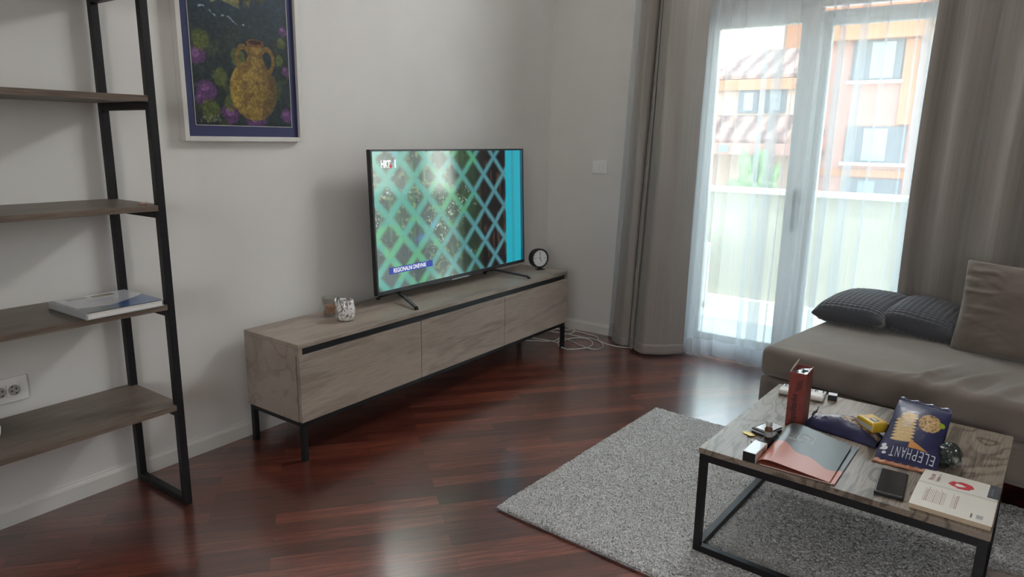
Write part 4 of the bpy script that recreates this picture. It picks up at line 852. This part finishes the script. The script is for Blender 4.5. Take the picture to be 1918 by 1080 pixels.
# crumpled foil wrapper
fo = on_table('foil_wrapper', .606, .368, .4, 'crumpled grey and silver foil wrapper right of the navy bag', 'wrapper')
u = np.linspace(0, 2*PI, 70); v = np.linspace(0, PI, 46); A, B = np.meshgrid(u, v, indexing='ij')
nx, ny, nz_ = np.cos(A)*np.sin(B), np.sin(A)*np.sin(B), np.cos(B); q1 = np.abs(fbm(nx*2.2+5, ny*2.2+nz_*2, 3, 4)-.5)*2; q1[-1] = q1[0]
rr_ = 1-.35*q1+.10*(fbm(nx*5+9, nz_*5+ny*3, 8, 2)); rr_[-1] = rr_[0]; zf = nz_*.036*rr_+.031; zf = np.maximum(zf, .0008)
o_ = gridmesh('crumpled_foil', np.stack([nx*.036*rr_, ny*.050*rr_, zf], -1), noise_mat('grey_foil', (.05, .06, .055, 1), (.42, .44, .43, 1), nscale=22, rough=.28, metal=.5, ramp=(.50, .62)), fo, smooth=False)
# phone
ph = on_table('smartphone', .4795, .034, math.radians(5), 'black smartphone lying face up near the front edge of the table', 'phone')
box('case', 0, .070, 0, .163, 0, .0105, mat('phone_case', (.012, .012, .014, 1), .35), ph, bevel=.004, seg=4); box('screen', .0035, .0665, .004, .159, .0106, .0112, mat('phone_glass', (.012, .013, .018, 1), .06, coat=1), ph, bevel=.0003)
# open book face down
ob = on_table('paperback_book', .565, .018, math.radians(-.2), 'white paperback lying open face down at the table corner, red blot on its cover', 'book')
CREAM = noise_mat('page_block', (.50, .38, .26, 1), (.66, .54, .40, 1), scale=(1, 1, 300), nscale=4, rough=.85)
bm = bmesh.new(); Lw = .179
prof_ = [(0, .0008), (0, .013), (.06, .0175), (.125, .0185), (.137, .0165), (.150, .0175), (.20, .0125), (.262, .005), (.262, .0008)]
vA = [bm.verts.new((.002, y+.0, z)) for y, z in prof_]; vB = [bm.verts.new((Lw-.002, y, z)) for y, z in prof_]
for i in range(len(prof_)): j = (i+1) % len(prof_); bm.faces.new([vA[i], vA[j], vB[j], vB[i]])
bm.faces.new(vA[::-1]); bm.faces.new(vB); frombm('page_block', bm, CREAM, ob)
A, B = np.meshgrid(np.linspace(0, 1, 150), np.linspace(0, 1, 210), indexing='ij'); yy = B*.270-.004; zz = np.interp(yy, [0, .06, .125, .137, .150, .20, .262], [.0142, .0187, .0199, .0186, .0190, .0142, .0068])
C = np.ones(A.shape+(3,))*np.array([222, 218, 208])/255.; fx = A; bk_ = yy < .134
ink = (178, 140, 132)
for (xa_, xb_) in ((.17, .44), (.52, .62)): 
    pass
ln_ = bk_&(yy > .03)&(yy < .115)&((((fx > .12)&(fx < .40))|((fx > .48)&(fx < .57)))); stripes = (np.mod(fx*46, 1) < .42); C = mixc(C, (ln_&stripes&(vn(yy*300, np.floor(fx*46)*3.1, 4) > .15)&(yy < .118-.02*hsh(np.floor(fx*46), 1, 2))).astype(float)*.75, (150, 122, 118))
C = mixc(C, (bk_&(fx > .80)&(fx < .88)&(yy > .012)&(yy < .034)&(np.mod(yy*520, 1) < .5)).astype(float)*.7, (70, 70, 82)); C = mixc(C, (bk_&(fx > .735)&(fx < .755)&(yy > .012)&(yy < .034)).astype(float), (60, 58, 60))
fr_ = yy > .150; d = ((fx-.53)/.155)**2+((yy-.188)/.030)**2+(fbm(fx*22, yy*160, 7, 3)-.5)*.9; C = mixc(C, sst(1.03, .95, d)*fr_, (186, 30, 42))
hx = (yy-.186)/.0105; hy = (fx-.525)/.062; ht = (hx**2+hy**2-1)**3-hx**2*(-hy)**3 < 0; C = mixc(C, (ht&fr_).astype(float), (226, 224, 218))
C = mixc(C, (fr_&(fx > .86)).astype(float), (66, 70, 78)); C = mixc(C, (fr_&(fx > .90)&(fx < .925)&(yy > .170)&(yy < .235)|fr_&(fx > .88)&(fx < .89)&(yy > .17)&(yy < .22)).astype(float)*.4, (170, 174, 180))
C = mixc(C, (fr_&(fx > .20)&(fx < .235)&(yy > .165)&(yy < .245)&(vn(fx*300, yy*400, 4) > .4)).astype(float)*.5, (120, 120, 124))
C = mixc(C, (np.abs(yy-.1395) < .006).astype(float)*.35, (160, 156, 146))
o_ = gridmesh('cover', np.stack([A*Lw, yy, zz], -1), vcol_mat('paperback_print', .45), ob, C, smooth=False); md = o_.modifiers.new('t', 'SOLIDIFY'); md.thickness = .0005; md.offset = 1
RI = mat('title_red', rgb(150, 40, 46), .5); zq = lambda y: float(np.interp(y, [.137, .150, .20, .262], [.0186, .0190, .0142, .0068]))
sl_ = (zq(.2)-zq(.16))/.04
text('title', 'Pet cvet', .060, .012, frame_mtx((.036, .250, zq(.250)+.0012), (0, -1, -sl_), (-1, 0, 0)) if False else frame_mtx((.030, .168, zq(.168)+.0012), (0, 1, sl_), (-1, 0, 0)), RI, ob); text('title', 'ljubavi', .045, .010, frame_mtx((.046, .168, zq(.168)+.0012), (0, 1, sl_), (-1, 0, 0)), RI, ob)

# ------------------------------------------------------------------ balcony and street
STONE = noise_mat('balcony_tile', (.48, .47, .45, 1), (.55, .54, .52, 1), nscale=4, rough=.6)
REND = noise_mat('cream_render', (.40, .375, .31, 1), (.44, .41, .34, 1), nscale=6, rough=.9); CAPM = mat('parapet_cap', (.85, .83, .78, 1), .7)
bal = tag(empty('balcony_slab', (0, 0, 0)), 'pale tiled balcony floor outside the door', 'balcony floor'); box('tiles', -3, 6, .3, 1.70, -.12, -.02, STONE, bal, bevel=0)
pp = tag(empty('balcony_parapet'), 'cream rendered balcony parapet with a white coping, seen through the sheer', 'parapet'); box('parapet_wall', -3, 6, 1.52, 1.66, -.02, .89, REND, pp, bevel=.003); box('coping', -3, 6, 1.49, 1.69, .8905, .928, CAPM, pp, bevel=.005); box('sun_strip_kerb', -3, 6, 1.44, 1.519, -.0195, .05, CAPM, pp, bevel=.004)  # white strip at the parapet foot imitates a sunlit patch of floor
acu = tag(empty('air_conditioner', (.50, 1.08, -.0195)), 'white air conditioner unit with a dark side standing on the balcony', 'air conditioner')
box('housing', -.32, .20, 0, .26, .05, .52, PVC, acu, bevel=.012, seg=3); box('side_panel', .2005, .215, .01, .10, .10, .50, mat('ac_slate', rgb(110, 118, 140), .5), acu, bevel=.002); box('foot', -.28, .16, .04, .08, 0, .0495, BLACK, acu)
PNK = noise_mat('pink_render', (.33, .18, .155, 1), (.36, .205, .18, 1), nscale=1.5, rough=.9); ORN = noise_mat('orange_render', (.33, .145, .075, 1), (.36, .165, .09, 1), nscale=1.5, rough=.9); SHUT = noise_mat('grey_shutter', (.07, .08, .10, 1), (.10, .11, .135, 1), scale=(1, 1, 40), nscale=2, rough=.6)
PAN = mat('reflective_pane', (.16, .2, .24, 1), .1, spec=.9); SILL = mat('white_sill', (.8, .78, .74, 1), .6); YEL = mat('yellow_render', (.75, .58, .18, 1), .9); WHT = mat('white_render', (.72, .76, .80, 1), .9)
TILE = mat('clay_tile', (.4, .15, .1, 1), .8); n, l, b = nodes(TILE); t = n.new('ShaderNodeTexCoord'); mp = n.new('ShaderNodeMapping'); mp.inputs['Scale'].default_value = (1, 1, 1)
wv = n.new('ShaderNodeTexWave'); wv.inputs['Scale'].default_value = 1.1; wv.bands_direction = 'X'; wv.inputs['Distortion'].default_value = 2; wv.inputs['Detail'].default_value = 3; wv.inputs['Detail Scale'].default_value = 4
r = n.new('ShaderNodeValToRGB'); r.color_ramp.elements[0].color = (.11, .055, .05, 1); r.color_ramp.elements[1].color = (.30, .18, .15, 1); l.new(t.outputs['Object'], wv.inputs[0]); l.new(wv.outputs[0], r.inputs[0]); l.new(r.outputs[0], b.inputs['Base Color'])
FY = 9.0
pb = tag(empty('pink_apartment_building', (.3, FY, -5)), 'pink apartment block with grey shutters right across the street', 'building'); pbz = lambda z: z+5
box('wall', -.55, .86, 0, 2.4, 0, pbz(2.93), PNK, pb, bevel=0); box('eaves_band', -.60, .92, -.25, 2.4, pbz(2.931), pbz(3.20), ORN, pb, bevel=0); box('pilaster', .66, .85, -.08, -.001, pbz(1.6), pbz(2.92), ORN, pb, bevel=0); box('upper_floor', -.6, .95, .3, 2.4, pbz(3.201), pbz(5), ORN, pb, bevel=0)
def win(bx0, bx1, z0, z1, split, parent):
    w = box('window', bx0, bx1, -.05, -.001, z0, z1, SHUT, parent, bevel=0); box('pane', bx0+(bx1-bx0)*split[0], bx0+(bx1-bx0)*split[1], -.056, -.051, z0+.03, z1-.03, PAN, w, bevel=0); box('sill', bx0-.05, bx1+.05, -.12, -.001, z0-.05, z0-.001, SILL, w, bevel=0)
win(-.10, .63, pbz(2.30), pbz(2.925), (.38, .85), pb); win(-.07, .82, pbz(.98), pbz(1.565), (.3, .7), pb); win(-.02, .84, pbz(-.6), pbz(.71), (.25, .55), pb)
box('wall_band', -.55, .86, -.03, -.001, pbz(.74), pbz(.86), ORN, pb, bevel=0)
acs = tag(empty('wall_air_conditioner', (-.22, FY-.002, 1.10)), 'small outdoor cooling unit on the far pink wall', 'air conditioner'); box('housing', -.10, .10, -.30, 0, .08, .30, mat('ac_orange', (.5, .2, .12, 1), .8), acs); box('top_cover', -.10, .10, -.32, 0, .301, .42, SHUT, acs); box('bracket', -.12, .14, -.25, 0, .0, .03, SHUT, acs)
lbz = tag(empty('tiled_roof_house', (-1.4, FY-.5, -5)), 'pale pink house with terracotta tiled roofs across the street', 'building')
box('wall', -.62, .98, .0, 1, 0, pbz(2.16), mat('pale_pink', (.38, .29, .25, 1), .9), lbz, bevel=0); box('eaves_band', -.66, .99, -.12, 1.2, pbz(2.161), pbz(2.34), ORN, lbz, bevel=0)
def roof(parent, xa0, xa1, xb0, xb1, y0, y1, z0, z1):
    bm = bmesh.new(); vs = [bm.verts.new(p) for p in ((xa0, y0, z0), (xa1, y0, z0), (xb1, y1, z1), (xb0, y1, z1), (xa0, y0, z0-.06), (xa1, y0, z0-.06), (xb1, y1, z0-.06), (xb0, y1, z0-.06))]
    for f in [(0,1,2,3),(7,6,5,4),(0,4,5,1),(1,5,6,2),(2,6,7,3),(3,7,4,0)]: bm.faces.new([vs[i] for i in f])
    return frombm('roof', bm, TILE, parent)
roof(lbz, -.68, .99, -.20, .99, -.12, 1.3, pbz(2.41), pbz(2.98)); roof(lbz, -.85, .98, -.55, .98, -.75, -.002, pbz(1.33), pbz(1.74)); box('gutter_band', -.88, .98, -.80, -.002, pbz(1.08), pbz(1.268), PNK, lbz, bevel=0)
for x in (-.08, .38): 
    w = box('window', x, x+.34, -.04, -.001, pbz(1.78), pbz(2.155), SHUT, lbz, bevel=0); box('pane', x+.10, x+.26, -.046, -.041, pbz(1.82), pbz(2.12), PAN, w, bevel=0)
box('blue_sign', -.10, .06, -.815, -.802, pbz(1.12), pbz(1.23), mat('sign_blue', (.15, .35, .7, 1), .6), lbz, bevel=0)
ob2 = tag(empty('orange_building', (-1.0, FY+3, -5)), 'tall orange building above the tiled roof', 'building'); box('wall', -.75, 1.2, 0, 3, 0, pbz(5), ORN, ob2, bevel=0)
yb = tag(empty('white_building', (3.0, FY+2.5, -5)), 'white building with yellow upper storey right of the pink block', 'building'); box('wall', -1.6, 4, 0, 3, 0, pbz(3.2), WHT, yb, bevel=0); box('upper_storey', -1.6, 4, -.1, 3, pbz(3.201), pbz(6), YEL, yb, bevel=0)
fb3 = tag(empty('cream_building', (-4.5, FY+6, -5)), 'bright cream building at the far left', 'building'); box('wall', -3, 1.55, 0, 4, 0, pbz(4.9), mat('cream_bright', (.82, .74, .62, 1), .9), fb3, bevel=0)
tr = tag(empty('green_tree', (-.75, FY-1.6, -5)), 'green tree below the pink house wall', 'tree'); bm = bmesh.new(); bmesh.ops.create_icosphere(bm, subdivisions=5, radius=1)
for v in bm.verts:
    p = v.co.copy(); q = .8+.25*math.sin(p.x*9+p.y*5)*math.cos(p.z*8)+.12*random.random(); v.co = Vector((p.x*.45*q, p.y*.5*q, 5.05+p.z*1.2*q))
frombm('foliage', bm, noise_mat('leaf_green', (.10, .17, .07, 1), (.2, .29, .14, 1), nscale=9, rough=.9), tr, smooth=False)
bm = bmesh.new(); lathe(bm, [(0, 0), (.12, 0), (.08, 4.2), (0, 4.3)], 10); frombm('trunk', bm, mat('bark', (.12, .08, .05, 1), .9), tr)
struct('ground', -40, 40, 1.8, 60, -5.1, -5, noise_mat('street_ground', (.38, .37, .35, 1), (.48, .46, .43, 1), nscale=1, rough=.9), 'pale street level ground far below the balcony')
